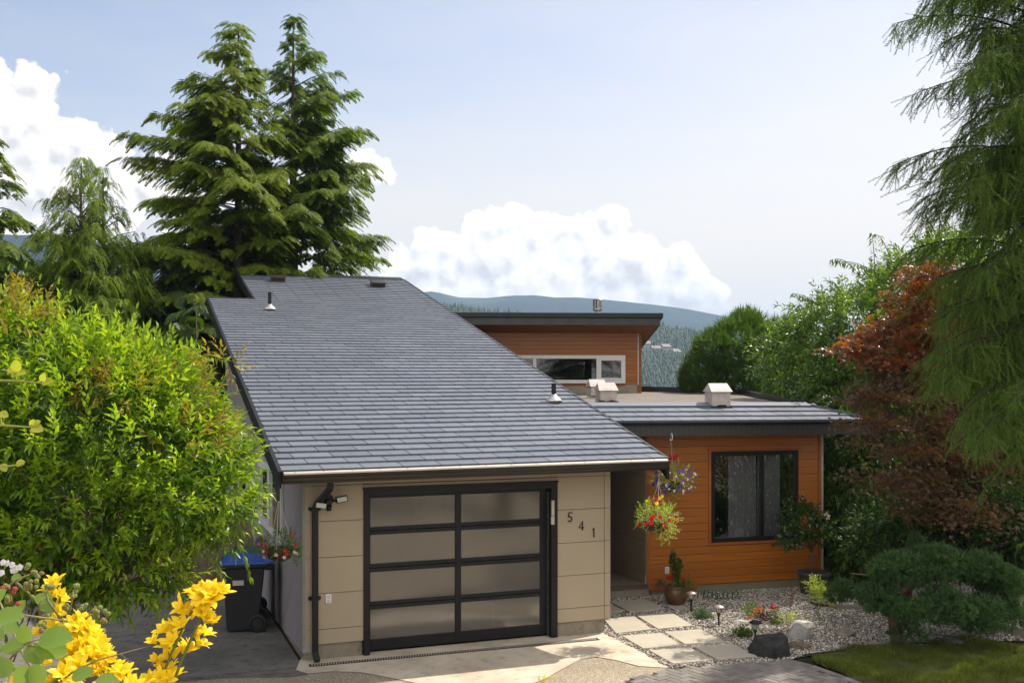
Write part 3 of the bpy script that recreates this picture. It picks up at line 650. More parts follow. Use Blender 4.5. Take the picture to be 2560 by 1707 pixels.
# gravel garden
GP = [G(1508, 1580), G(1530, 1494), G(1620, 1489), G(2010, 1466), G(2100, 1455), G(2300, 1450), G(2640, 1462), G(2660, 1600), G(2455, 1600), G(2382, 1613), G(2222, 1620), G(2076, 1628), G(2000, 1640), G(1950, 1652), G(1760, 1662), G(1676, 1670), G(1600, 1626)]
GA = np.array([(p.x, p.y) for p in GP])
def inpoly(x, y, poly):
    r = np.zeros(len(x), bool); n = len(poly)
    for i in range(n):
        x1_, y1_ = poly[i]; x2_, y2_ = poly[(i+1) % n]
        c = ((y1_ > y) != (y2_ > y)); xi = (x2_-x1_)*(y-y1_)/(y2_-y1_+1e-12)+x1_; r ^= c & (x < xi)
    return r
sheet('gravel_bed', GP, -.008, simple('gravel_base', (.14, .125, .105), .95, var=.6, scale=45))
slabs = [[(1588, 1535), (1679, 1529), (1733, 1562), (1645, 1570)], [(1510, 1547), (1583, 1537), (1630, 1571), (1540, 1581)], [(1555, 1588), (1653, 1580), (1705, 1611), (1608, 1619)], [(1661, 1578), (1751, 1571), (1812, 1602), (1712, 1608)],
         [(1623, 1624), (1724, 1616), (1784, 1647), (1683, 1657)], [(1733, 1614), (1829, 1606), (1892, 1638), (1793, 1646)], [(1526, 1503), (1613, 1496), (1661, 1520), (1573, 1528)], [(1490, 1512), (1524, 1509), (1562, 1524), (1500, 1533)], [(1662, 1510), (1700, 1506), (1722, 1520), (1690, 1525)]]
NM = ['at the garage corner', 'second in the left row', 'below the mid pair']
SL = [[G(u, v, .03) for u, v in s] for s in slabs]
slabmat = concrete('paver_slab', (.37, .33, .26), (.45, .41, .33), .12)
lbs = ['pale square paver with a faint rust stain, behind the garage corner paver', 'pale square paver touching the garage wall corner', 'middle paver of the row nearest the driveway', 'pale paver with a leaf shadow in the middle of the right row', 'front paver of the driveway row beside the brick path', 'grey shaded paver next to the black boulder', 'dark shaded paver just below the porch step', 'paver corner mostly hidden behind the garage corner', 'small flat slab under the terracotta pot']
for q, lb in zip(SL, lbs):
    mb = MB(); mb.prism(q, (0, 0, -.04)); o = mb.build('paver_slab', slabmat, bevel=.006); tag(o, lb, 'paver', 'stepping slabs of the garden path')
# brick path: herringbone
BP = [G(1700, 1668), G(1780, 1659), G(1880, 1652), G(1949, 1648), G(2020, 1664), G(2100, 1692), G(2170, 1722), G(2260, 1770), G(1700, 1790), G(1560, 1700), G(1640, 1680)]
BA = np.array([(p.x, p.y) for p in BP]); rr = random.Random(4); mb = MB(); bw, bl = .105, .21
a0 = math.radians(38); ca, sa = math.cos(a0), math.sin(a0); cx0, cy0 = BA.mean(0)
def brick(cx_, cy_, lx, ly):
    x_, y_ = cx0+ca*cx_-sa*cy_, cy0+sa*cx_+ca*cy_
    if not inpoly(np.array([x_]), np.array([y_]), BA)[0]: return
    z = rr.uniform(-.002, .002); g = .004; v = []
    for zz_, s_ in ((-.02, 0), (.0+z, 0), (.005+z, .007)):
        for sx_, sy_ in ((-1, -1), (1, -1), (1, 1), (-1, 1)):
            u_ = cx_+sx_*(lx/2-g-s_); w_ = cy_+sy_*(ly/2-g-s_); v.append((cx0+ca*u_-sa*w_, cy0+sa*u_+ca*w_, zz_))
    f = [(8, 9, 10, 11)]
    for b in (0, 4): f += [(b+i, b+(i+1) % 4, b+4+(i+1) % 4, b+4+i) for i in range(4)]
    mb.add(v, f)
for i in range(-36, 36):
    for j in range(-36, 36):
        if (i-j) % 4 == 0: brick((i+1)*bw, (j+.5)*bw, bl, bw)
        if (i-j) % 4 == 3: brick((i+.5)*bw, (j+1)*bw, bw, bl)
def brickmat():
    m = NT('grey_concrete_brick'); r = m.t.nodes.new('ShaderNodeNewGeometry').outputs['Random Per Island']; n = m.noise(60, 4, .7)
    c = m.ramp(r, [(0, (.15, .135, .12)), (.5, (.20, .18, .16)), (1, (.25, .225, .20))]); c = m.mix(m.math('MULTIPLY', n, .5), c, (.09, .08, .07)); m.pbr(c, .85, normal=m.bump(n, .4, .004)); return m.mat
o = mb.build('brick_path', brickmat()); tag(o, kind='structure')
# border course along the outer curve
bd = [G(1949, 1648), G(2020, 1665), G(2100, 1693), G(2170, 1723), G(2260, 1768)]; mb = MB()
for p, q in zip(bd, bd[1:]):
    n_ = max(1, round((q-p).length/.215)); d = (q-p)/n_; s_ = Vector((d.y, -d.x, 0)).normalized()*.1
    for i in range(n_): a = p+d*i+d*.02; b = p+d*(i+1)-d*.02; mb.prism([a+Vector((0, 0, .007)), b+Vector((0, 0, .007)), b-s_+Vector((0, 0, .007)), a-s_+Vector((0, 0, .007))], (0, 0, -.03))
tag(mb.build('brick_path_border', brickmat()), kind='structure')
sheet('path_joint_sand', BP, -.010, simple('joint_sand', (.05, .043, .035), .95, scale=40))
# pebbles
def rock_template(seed, k=1):
    import bmesh
    bm = bmesh.new(); bmesh.ops.create_icosphere(bm, subdivisions=k, radius=1); r = random.Random(seed)
    for v in bm.verts: v.co *= r.uniform(.8, 1.12)
    T = np.array([v.co[:] for v in bm.verts]); Fc = np.array([[v.index for v in f.verts] for f in bm.faces]); bm.free(); return T, Fc
OT = np.array([(1, 0, 0), (0, 1, 0), (-1, 0, 0), (0, -1, 0), (.1, .1, .75), (-.1, 0, -.7)], float)*1.0
OT = np.array([(1, .15, 0), (.45, .9, .05), (-.5, .8, 0), (-1, -.1, .05), (-.4, -.9, 0), (.6, -.75, .05), (.25, .2, .62), (-.3, -.15, .6), (0, 0, -.6)], float)
OF = np.array([(0, 1, 6), (1, 2, 6), (2, 7, 6), (2, 3, 7), (3, 4, 7), (4, 5, 7), (5, 6, 7), (5, 0, 6), (1, 0, 8), (2, 1, 8), (3, 2, 8), (4, 3, 8), (5, 4, 8), (0, 5, 8)])
def scatter(poly, n, excl=()):
    lo, hi = poly.min(0), poly.max(0); x = rng.uniform(lo[0], hi[0], n); y = rng.uniform(lo[1], hi[1], n); k = inpoly(x, y, poly)
    for e in excl: k &= ~inpoly(x, y, np.array([(p[0], p[1]) for p in e]))
    return x[k], y[k]
def grow(q, g):
    c = sum((Vector(p) for p in q), Vector())/len(q); return [c+(Vector(p)-c)*g for p in q]
x, y = scatter(GA, 90000, SL); n = len(x); print('pebbles', n)
s = rng.uniform(.011, .021, n)*np.where(rng.random(n) < .08, 1.5, 1)
th = rng.uniform(0, 6.28, n); Dv = np.stack([np.cos(th), np.sin(th), rng.normal(0, .25, n)], 1)
Mx = frames(Dv, roll=.6, scale=s); Mx[:, :, 0] *= rng.uniform(.6, 1, n)[:, None]
Vp, Fp = stamp(OT, OF, Mx, np.stack([x, y, rng.uniform(-.008, .016, n)], 1))
def pebmat():
    m = NT('river_pebbles'); r = m.t.nodes.new('ShaderNodeNewGeometry').outputs['Random Per Island']
    c = m.ramp(r, [(0, (.12, .105, .095)), (.25, (.25, .22, .19)), (.5, (.40, .355, .30)), (.75, (.54, .49, .42)), (1, (.70, .65, .58))]); m.pbr(c, .75, spec=.3); return m.mat
M['pebble'] = pebmat()
tag(npmesh('pebbles', Vp, Fp, M['pebble']), kind='stuff')
# lawn
LP = [G(2030, 1640), G(2076, 1626), G(2150, 1616), G(2222, 1612), G(2382, 1605), G(2455, 1592), G(2560, 1625), G(2700, 1680), (8.5, 11.8), (3.6, 11.8), G(2230, 1740), G(2160, 1710), G(2100, 1680), G(2040, 1658)]
LA = np.array([(p[0], p[1]) for p in LP])
sheet('lawn_soil', LP, .003, simple('lawn_earth', (.06, .055, .02), .95, var=.5, scale=8))
x, y = scatter(LA, 210000); n = len(x)
T = np.array([(-.5, 0, 0), (.5, 0, 0), (-.35, .55, .12), (.35, .55, .12), (0, 1, .4)], float); T[:, 0] *= .07
Ft = np.array([(0, 1, 3), (0, 3, 2), (2, 3, 4)])
tilt = rng.normal(0, .55, (n, 2)); Dg = norm(np.stack([tilt[:, 0], tilt[:, 1], np.ones(n)], 1))
clump = .6+.5*np.sin(x*3.1+1)*np.sin(y*4.3)+.25*np.sin(x*9)*np.cos(y*8)
Mg = frames(Dg, U=np.stack([rng.normal(0, 1, n), rng.normal(0, 1, n), np.zeros(n)], 1), scale=rng.uniform(.04, .12, n)*np.clip(clump*1.15, .35, 1.6))
Vg, Fg = stamp(T, Ft, Mg, np.stack([x, y, np.full(n, .0)], 1))
M['grass'] = leaf('lawn_grass', [(.04, .06, .010), (.09, .12, .018), (.17, .19, .03), (.30, .26, .10)], tf=.35, patch=4)
tag(npmesh('grass', Vg, Fg, M['grass']), kind='stuff')
# ---- mountains and forested hill ----
def vnoise(x, y, seed=0):
    r = np.random.default_rng(seed); z = np.zeros_like(x, float)
    for o_ in range(5):
        f = 2**o_; a, b, c_, d = r.uniform(0, 6.28, 4); an = r.uniform(0, 3.14)
        xr, yr = x*math.cos(an)-y*math.sin(an), x*math.sin(an)+y*math.cos(an)
        z += (np.sin(xr*f+a+1.3*np.sin(yr*f*.7+b))*np.cos(yr*f*.9+c_+np.sin(xr*f*.6+d)))/f
    return z
def ridge(name, prof, Yr, Y0, Y1, mat, z0, amp, nu=260, nr=46, seed=1, u0=-2600, u1=4600):
    us = np.linspace(u0, u1, nu); pv = np.interp(us, [p[0] for p in prof], [p[1] for p in prof]); yr = np.interp(us, [p[0] for p in Yr], [p[1] for p in Yr])
    ss = np.concatenate([np.linspace(0, 1, nr), np.linspace(1.05, 1.6, 6)])
    Ug, Sg = np.meshgrid(us, ss); PV, YR = np.meshgrid(pv, ss)[0], np.meshgrid(yr, ss)[0]
    Yy = Y0+(YR-Y0)*Sg; X = (Ug-CX)/F*Yy; top = CZ-(PV-HV)/F*YR
    k = np.clip(Sg, 0, 1); Z = z0+(top-z0)*(k**1.15)+amp*vnoise(X/260, Yy/260, seed)*np.sin(np.pi*k)*.8
    Z = np.where(Sg > 1, top-(Sg-1)*(top-z0)*.9, Z)
    n_, m_ = X.shape; i = np.arange(n_*m_).reshape(n_, m_); Fq = np.stack([i[:-1, :-1], i[:-1, 1:], i[1:, 1:], i[1:, :-1]], -1).reshape(-1, 4)
    o = npmesh(name, np.stack([X, Yy, Z], -1).reshape(-1, 3), Fq, mat, smooth=True); return tag(o, kind='structure'), (us, ss, X, Yy, Z)
def mtmat(name, cols, s1, s2):
    m = NT(name); a = m.noise(s1, 6, .6); b = m.noise(s2, 5, .7); c = m.ramp(a, [(.35, cols[0]), (.6, cols[1]), (.72, cols[2])]); c = m.mix(m.math('MULTIPLY', b, .5), c, tuple(x*.5 for x in cols[0])); m.pbr(c, .95, normal=m.bump(b, 1, 8), spec=.05); return m.mat
MP = [(-2600, 640), (-600, 600), (-200, 578), (57, 588), (115, 583), (230, 600), (325, 628), (500, 668), (700, 705), (900, 724), (1000, 733), (1055, 731), (1082, 728), (1149, 744), (1218, 745), (1275, 739), (1340, 738), (1390, 744), (1440, 743), (1500, 748), (1562, 754), (1639, 762), (1715, 772), (1773, 783), (1803, 789), (1870, 803), (2000, 822), (2300, 850), (2800, 860), (4600, 850)]
YR = [(-2600, 1500), (300, 1500), (900, 2600), (4600, 2600)]
ridge('mountain_range', MP, YR, 1050, 0, mtmat('forested_mountain', [(.018, .036, .034), (.028, .052, .045), (.08, .12, .085)], .004, .05), -60, 30, nu=420)  # blue in the forest colours stands in for part of the haze
SPk = [(1600, 860), (1740, 800), (1785, 792), (1805, 785), (1820, 779), (1832, 780), (1845, 786), (1870, 792), (1960, 812), (2200, 850)]
ridge('distant_peak', SPk, [(1000, 3300), (3000, 3300)], 2900, 0, simple('snowy_rock', (.30, .34, .40), .9, var=.5, scale=.02), 0, 5, nu=120, nr=20, seed=5, u0=1600, u1=2200)
HP = [(-2600, 800), (600, 775), (900, 760), (1000, 762), (1103, 775), (1229, 793), (1330, 802), (1450, 808), (1560, 815), (1643, 826), (1784, 850), (1850, 870), (2000, 905), (2560, 960), (4600, 960)]
hl, (us, ss, HX, HY, HZ) = ridge('hillside', HP, [(-2600, 1000), (4600, 1000)], 420, 0, simple('hillside_floor', (.028, .045, .022), .95, var=.5, scale=.05), -75, 10, nu=300, seed=9)
# hillside conifers: an uncountable far-off wood
n = 24000; ug = rng.uniform(980, 1980, n); sg = np.sqrt(rng.uniform(0.0, 1.03, n)); ui = np.interp(ug, us, np.arange(len(us))); si = np.interp(sg, ss, np.arange(len(ss)))
def bil(Z):
    a = ui.astype(int).clip(0, len(us)-2); b = si.astype(int).clip(0, len(ss)-2); fa, fb = ui-a, si-b
    return Z[b, a]*(1-fa)*(1-fb)+Z[b, a+1]*fa*(1-fb)+Z[b+1, a]*(1-fa)*fb+Z[b+1, a+1]*fa*fb
x, y, z = bil(HX), bil(HY), bil(HZ)
def far_tree():
    V = []; Fc = []; r = random.Random(1)
    for k_ in range(4):
        zb_, zt_, rb = k_*.2, .42+k_*.2, .20*(1-k_*.21); k = 7; b = len(V); V.append((0, 0, min(1, zt_)))
        for j in range(k): a = 6.283*j/k+k_*.5; q = rb*r.uniform(.75, 1.2); V.append((q*math.cos(a), q*math.sin(a), zb_+r.uniform(-.03, .03)))
        Fc += [(b, b+1+j, b+1+(j+1) % k) for j in range(k)]
    return np.array(V), np.array(Fc)
T, Fc = far_tree(); hh = rng.uniform(5, 10.5, n)*np.where(rng.random(n) < .05, 1.35, 1); Mt = np.zeros((n, 3, 3)); a = rng.uniform(0, 6.28, n)
clear = (np.abs(ug-1660) < 60) & (np.abs(sg-.84) < .035) & (rng.random(n) < .75)
hh = np.where(clear, 3, hh)
Mt[:, 0, 0] = np.cos(a); Mt[:, 0, 1] = -np.sin(a); Mt[:, 1, 0] = np.sin(a); Mt[:, 1, 1] = np.cos(a); Mt[:, 2, 2] = 1; Mt *= hh[:, None, None]; Mt[:, :2, :2] *= 1.45
Vh, Fh = stamp(T, Fc, Mt, np.stack([x, y, z-1], 1))
M['farwood'] = leaf('far_conifers', [(.018, .036, .018), (.032, .056, .024), (.055, .08, .03)], tf=.1, patch=.03, spec=.05)
tag(npmesh('forest', Vh, Fh, M['farwood']), kind='stuff')
for k_, (u, s_) in enumerate(((1632, .86), (1652, .84), (1668, .85), (1690, .83))):
    i_ = int(np.interp(u, us, np.arange(len(us)))); j_ = int(np.interp(s_, ss, np.arange(len(ss)))); c = Vector((HX[j_, i_], HY[j_, i_], HZ[j_, i_]+1.5))
    hs = empty('hillside_house', c, ['tiny pale house leftmost in the hillside clearing', 'tiny pale house second from left in the hillside clearing', 'tiny pale house third from left in the hillside clearing', 'tiny pale house rightmost in the hillside clearing'][k_], 'house', 'houses on the far hillside')
    w_ = 7; fr = Fr((c.x, c.y), 10*k_); MB().box(fr, -w_/2, w_/2, -3, 3, c.z-3, c.z+3.5).build('wall', simple('far_house_wall', (.34, .32, .29), .8), hs)
    mb = MB(); e = [fr(-w_/2-.6, 5, c.z+3.4), fr(w_/2+.6, 5, c.z+3.4), fr(w_/2+.6, 0, c.z+6), fr(-w_/2-.6, 0, c.z+6), fr(-w_/2-.6, -5, c.z+3.4), fr(w_/2+.6, -5, c.z+3.4)]; mb.add(e, [(0, 1, 2, 3), (3, 2, 5, 4), (0, 3, 4), (1, 5, 2), (0, 4, 5, 1)]); mb.build('roof', simple('far_roof', (.2, .17, .16), .8), hs)
# haze box: closed, even density
hb_ = MB(); f0 = Fr((0, 0), 0); hb_.box(f0, -8500, 8500, -8000, 600, -140, 290)
for i, vv in enumerate(hb_.v): hb_.v[i] = vv
hm = NT('haze'); vo = hm.n('ShaderNodeVolumePrincipled', {'Color': HAZE_C, 'Density': HAZE_D, 'Anisotropy': .25}); hm.t.links.new(vo.outputs[0], hm.out.inputs[1])
tag(hb_.build('haze', hm.mat), kind='stuff')
# ================= VEGETATION =================
LF6 = np.array([(0, 0, 0), (.5, .42, .10), (0, 1, -.10), (-.5, .42, .10), (0, .45, 0)], float)     # folded leaf
LFF = np.array([(0, 1, 4), (1, 2, 4), (2, 3, 4), (3, 0, 4)])
def leafT(L_, W_, droop=.0):
    t = LF6.copy(); t[:, 0] *= W_; t[:, 1] *= L_; t[:, 2] *= L_*.6; t[2, 2] -= droop*L_; return t
def shootT(nl, L_, W_, S_, ang=50, droop=.12, opp=True, curve=.0, taper=.35, roll=1.2, seed=0):
    """shoot along +y, length S_, with leaves; returns tris"""
    r = np.random.default_rng(seed); Ps = []
    for i in range(nl):
        f = (i+.5)/nl; y_ = f*S_; z_ = -curve*S_*f*f
        for k in range(2 if opp else 1):
            ph = (i*1.57+k*3.14159 if opp else i*2.4)+r.normal(0, .2); a = math.radians(ang*(1-.45*f)+r.normal(0, 8))
            d = np.array([[math.sin(a)*math.cos(ph), math.cos(a), math.sin(a)*math.sin(ph)]])
            Mx = frames(d, U=np.array([[0, -.3, 1.]])+r.normal(0, .2, (1, 3)), roll=.4, scale=(1-taper*f)*r.uniform(.8, 1.15))
            Ps.append(stamp(leafT(L_, W_, droop), LFF, Mx, np.array([[0, y_, z_]])))
    d = np.array([[0.1, 1, -curve]]); Ps.append(stamp(leafT(L_*.8, W_*.8, droop), LFF, frames(d), np.array([[0, S_*.97, -curve*S_]])))
    return join(Ps)
def starT(n_, L_, W_, spread=.8, seed=0, lo=.2):
    """tuft of n_ narrow blades opening round +y"""
    r = np.random.default_rng(seed); V = []; Fc = []
    for i in range(n_):
        a = spread*math.sqrt(r.uniform(lo*lo, 1)); ph = r.uniform(0, 6.28); d = np.array([math.sin(a)*math.cos(ph), math.cos(a), math.sin(a)*math.sin(ph)]); l = L_*r.uniform(.6, 1.1)
        s_ = norm(np.cross(d, r.normal(0, 1, 3)))*W_; b = len(V); o_ = np.array([0, r.uniform(0, .35)*L_, 0]); V += [o_+s_*.5, o_-s_*.5, o_+d*l*.6-s_*.45, o_+d*l]; Fc += [(b, b+1, b+2), (b, b+2, b+3)]
    return np.array(V), np.array(Fc)
def sprayT(np_=11, w=.42, seed=0, ang=48, tw=.05, droop=.22):
    """flat conifer frond along +y, length 1"""
    r = np.random.default_rng(seed); V = []; Fc = []
    def tri(a, b_, wd):
        a, b_ = np.array(a), np.array(b_); d = b_-a; s_ = np.array([-d[1], d[0], 0]); s_ = s_/max(np.linalg.norm(s_), 1e-6)*wd; b = len(V)
        mid = a+(b_-a)*.45; V.extend([a, mid+s_, b_, mid-s_]); Fc.extend([(b, b+1, b+2), (b, b+2, b+3)])
    tri((0, 0, 0), (0, 1, -droop), tw*.9)
    for i in range(np_):
        f = (i+.3)/np_
        for sd in (-1, 1):
            l = w*(1-f)**.75*r.uniform(.75, 1.15)+.05; a = math.radians(ang+r.normal(0, 6)); y0 = f; z0 = -droop*f*f
            tri((0, y0, z0), (sd*l*math.sin(a), y0+l*math.cos(a), z0-.22*l-r.uniform(0, .05)), tw*r.uniform(.7, 1.1))
    return np.array(V), np.array(Fc)
def ribbon_curve(p0, p1, sag, n_, wob=.0, r=None):
    p0, p1 = np.array(p0), np.array(p1); t = np.linspace(0, 1, n_)[:, None]; q = p0+(p1-p0)*t; q[:, 2] += sag*4*(t*(1-t))[:, 0]
    if wob and r is not None: q += r.normal(0, wob, q.shape)*t
    return q
def veg_thing(name, label, cat, base, group=None): return empty(name, base, label, cat, group)
# ---- conifers with layered drooping fans ----
def conifer(label, base, H, prof, mat, seed, name='conifer', step=.30, nb=3, spray=.52, e_top=.5, e_bot=.10, droop=.5, leans=None, z_lo=.08, dens=1.0, group=None, T=None, lead=None, fan=.40, cat='tree', trunkr=None):
    r = np.random.default_rng(seed); base = Vector(base); th = veg_thing(name, label, cat, base, group)
    rt = trunkr or H*.014+.03
    tb = MB(); tb.tube([base+Vector((0, 0, H*f)) for f in (0, .3, .6, .85, .985)], [rt, rt*.8, rt*.5, rt*.22, .012], 8)
    Tt, Tf = T if T is not None else sprayT()
    Pp, Dd, Ss, Uu = [], [], [], []
    z_ = H*z_lo
    while z_ < H*.99:
        f = z_/H; dtop = H-z_; Rr = np.interp(dtop, [p[0] for p in prof], [p[1] for p in prof])
        for k in range(nb):
            az = r.uniform(0, 6.28); Lb = Rr*r.uniform(.62, 1.12)
            if leans: Lb *= leans(az, f)
            if Lb < .12: Lb = .12
            el = e_bot+(e_top-e_bot)*f+r.normal(0, .06); hd = np.array([math.cos(az), math.sin(az), 0]); b0 = np.array([base.x, base.y, base.z+z_+r.uniform(-.1, .1)])
            pt = lambda s_: b0+hd*Lb*s_+np.array([0, 0, math.tan(el)*Lb*s_-droop*Lb*s_*s_*.6])
            if Lb > .7: tb.tube([pt(0), pt(.4), pt(.8)], [.012+Lb*.008, .012+Lb*.004, .006], 4, cap=False)
            nsp = max(3, int(Lb*9*dens))
            for j in range(nsp):
                s_ = (.22+.8*(j+r.uniform(0, 1))/nsp); s_ = min(s_, 1.0); sd = 1 if (j % 2) else -1
                w = r.uniform(.35, 1.15) if s_ < .96 else 0
                side = np.array([-hd[1], hd[0], 0])*sd; d = hd*math.cos(w)+side*math.sin(w); d = d+np.array([0, 0, -.28-.25*r.random()-.25*s_*droop])
                wide = Lb*fan*(1-s_)**.8; nn = 1+int(wide/.28)
                for q in range(nn):
                    Pp.append(pt(s_)+side*(q+r.uniform(-.3, .3))*.28*(1 if s_ < .96 else 0)+hd*q*.10+np.array([0, 0, -.07*q*q-.03*q])); Dd.append(d); Ss.append(spray*r.uniform(.7, 1.15)*(.62+.38*min(1, Lb/1.5))); Uu.append(np.array([0, 0, 1.])+r.normal(0, .28, 3))
        z_ += step*(.55+.45*min(1, Rr/1.5))
    Pp, Dd, Ss, Uu = map(np.array, (Pp, Dd, Ss, Uu))
    V, Fc = stamp(Tt, Tf, frames(Dd, Uu, scale=Ss), Pp)
    tb.build('trunk', M['bark'], th, smooth=True); npmesh('crown', V, Fc, mat, th); return th, len(Fc)
M['hemlock'] = leaf('hemlock_needles', [(.035, .060, .009), (.09, .13, .011), (.17, .215, .014), (.26, .295, .02)], tf=.38, patch=.9, rough=.7, spec=.15)
M['hemlock2'] = leaf('darker_hemlock_needles', [(.028, .052, .010), (.065, .105, .013), (.125, .175, .016), (.19, .235, .022)], tf=.36, patch=.9, rough=.7, spec=.15)
M['cedarleaf'] = leaf('cedar_sprays', [(.04, .075, .010), (.085, .14, .014), (.16, .21, .02), (.24, .28, .03)], tf=.42, patch=1.1, rough=.7, spec=.12)
M['darkcon'] = leaf('dark_conifer', [(.022, .045, .012), (.045, .08, .016), (.08, .125, .02)], tf=.36, patch=.7)
tot = 0
pr1 = [(0, .15), (.6, .65), (1.56, 1.15), (2.9, 1.95), (4.2, 2.75), (5.7, 3.25), (8, 3.6), (11, 3.9), (16, 4.0)]
def lean1(az, f): return 1.0 if math.cos(az) < .3 else (.55 if f > .3 else .85)
Tp = P(596, 45, 29); c_, n_ = conifer('tall hemlock with the broader crown left of its twin, behind the roof', (Tp.x, 29, -2.5), Tp.z+2.5, pr1, M['hemlock'], 21, name='hemlock_tree', leans=lean1, nb=6, dens=1.2, step=.36, fan=.5, group='twin hemlocks behind the house', z_lo=.1); tot += n_
pr2 = [(0, .1), (1.0, .5), (1.9, 1.15), (3.4, 1.7), (5.0, 2.15), (6.5, 2.6), (8, 3.1), (12, 3.3), (18, 3.4)]
def lean2(az, f): return 1.05 if math.cos(az) > .2 else (.6 if f > .55 else .8)
Tp = P(733, 30, 31); c_, n_ = conifer('tall slimmer hemlock right of its twin, reaching highest behind the roof', (Tp.x, 31, -3), Tp.z+3, pr2, M['hemlock2'], 22, name='hemlock_tree', leans=lean2, nb=6, dens=1.2, step=.38, fan=.5, group='twin hemlocks behind the house', z_lo=.12, e_top=.7); tot += n_
TC = sprayT(9, .30, 3, 38, .035, .5)
prc = [(0, .12), (.8, .55), (1.6, .95), (3.0, 1.35), (5, 1.85), (9, 2.3)]
Tp = P(203, 390, 25); _, n_ = conifer('feathery yellow-green cedar with thin nodding top, left of the hemlocks', (Tp.x, 25, -1.5), Tp.z+1.5, prc, M['cedarleaf'], 31, name='cedar_tree', T=TC, spray=.50, nb=6, e_top=.75, e_bot=.3, droop=.75, step=.22, z_lo=.1, fan=.42); tot += n_
Tp = P(258, 418, 26); _, n_ = conifer('slightly shorter feathery cedar close behind the yellow-green one', (Tp.x, 26, -1.5), Tp.z+1.5, prc, M['cedarleaf'], 32, name='cedar_tree', T=TC, spray=.50, nb=5, e_top=.75, e_bot=.3, droop=.75, step=.24, z_lo=.1, fan=.42); tot += n_
Tp = P(-25, 330, 24); _, n_ = conifer('drooping conifer cut by the left edge of the photo, high branches sweeping right', (Tp.x, 24, -1), Tp.z+1, [(0, .1), (1.5, .75), (3, 1.2), (5, 1.5), (10, 1.9)], M['hemlock2'], 33, name='conifer', spray=.55, nb=5, droop=.8, step=.3, z_lo=.1); tot += n_
for k, (u, v, Y, R_, lb) in enumerate(((130, 560, 28, 2.4, 'low dark conifer behind the left bush and the cedars'), (380, 600, 27, 2.6, 'dark low conifer filling the gap left of the hemlocks'), (490, 760, 24.5, 2.0, 'dark conifer right beside the left wall of the house'), (-120, 640, 21, 2.2, 'dark conifer low at the far left behind the bush'), (0, 700, 30, 2.2, 'dark conifer partly seen between the left edge and the cedar'))):
    Tp = P(u, v, Y); _, n_ = conifer(lb, (Tp.x, Y, -1.6), Tp.z+1.6, [(0, .2), (1.5, R_*.6), (4, R_)], M['darkcon'] if k in (1, 2, 3) else M['hemlock2'], 40+k, name='conifer', spray=.7, step=.36, z_lo=.02, droop=.5, group='dark conifers behind the left bush'); tot += n_
print('conifers', tot)
# ---- generic shells of shoots ----
def shell(ells, n, lo=.8, hi=1.04, up=-.4, seed=0, front=None):
    r = np.random.default_rng(seed); C = np.array([e[0] for e in ells], float); Rr = np.array([e[1] for e in ells], float)
    wgt = np.prod(Rr, 1)**(2/3); idx = r.choice(len(ells), n, p=wgt/wgt.sum()); d = norm(r.normal(0, 1, (n, 3)))
    rad = r.uniform(lo, hi, n); p = C[idx]+d*Rr[idx]*rad[:, None]; nrm = norm(d/Rr[idx])
    keep = d[:, 2] > up
    q = (p[:, None, :]-C[None])/Rr[None]; dd = np.linalg.norm(q, axis=2); dd[np.arange(n), idx] = 9
    keep &= dd.min(1) > lo*.92
    lum = .5+.5*np.sin(p[:, 0]*3.1+p[:, 2]*2.3)*np.sin(p[:, 2]*3.7+p[:, 1]*2.2+1); keep &= r.random(n) < .45+.55*lum
    return p[keep], nrm[keep]
def lump(ells, k, fr=.42, seed=0):
    r = np.random.default_rng(seed); out = []
    for c, R_ in ells:
        c, R_ = np.array(c), np.array(R_)
        for d in norm(r.normal(0, 1, (k, 3))): out.append((tuple(c+d*R_*.68), tuple(R_*fr*r.uniform(.75, 1.25)+.02)))
    return out
def crown(T, ells, n, mat, th, size=(.8, 1.2), updir=.5, lo=.8, hi=1.04, up=-.4, seed=0, jit=.35, name='crown', grav=0.0, flat=0.0):
    p, nr = shell(ells, n, lo, hi, up, seed); r = np.random.default_rng(seed+1); q = len(p)
    if flat: nr = nr*np.array([1, 1, 1-flat])
    D = norm(nr+np.array([0, 0, updir-grav])+r.normal(0, jit, (q, 3)))
    U = np.tile([0, 0, 1.], (q, 1))+nr*.4+r.normal(0, .2, (q, 3))
    V, Fc = stamp(T[0], T[1], frames(D, U, roll=.5, scale=r.uniform(*size, q)), p)
    return npmesh(name, V, Fc, mat, th)
def E(u, v, Y, ru, rv, ry): return (tuple(P(u, v, Y)), (ru*Y/F, ry, rv*Y/F))
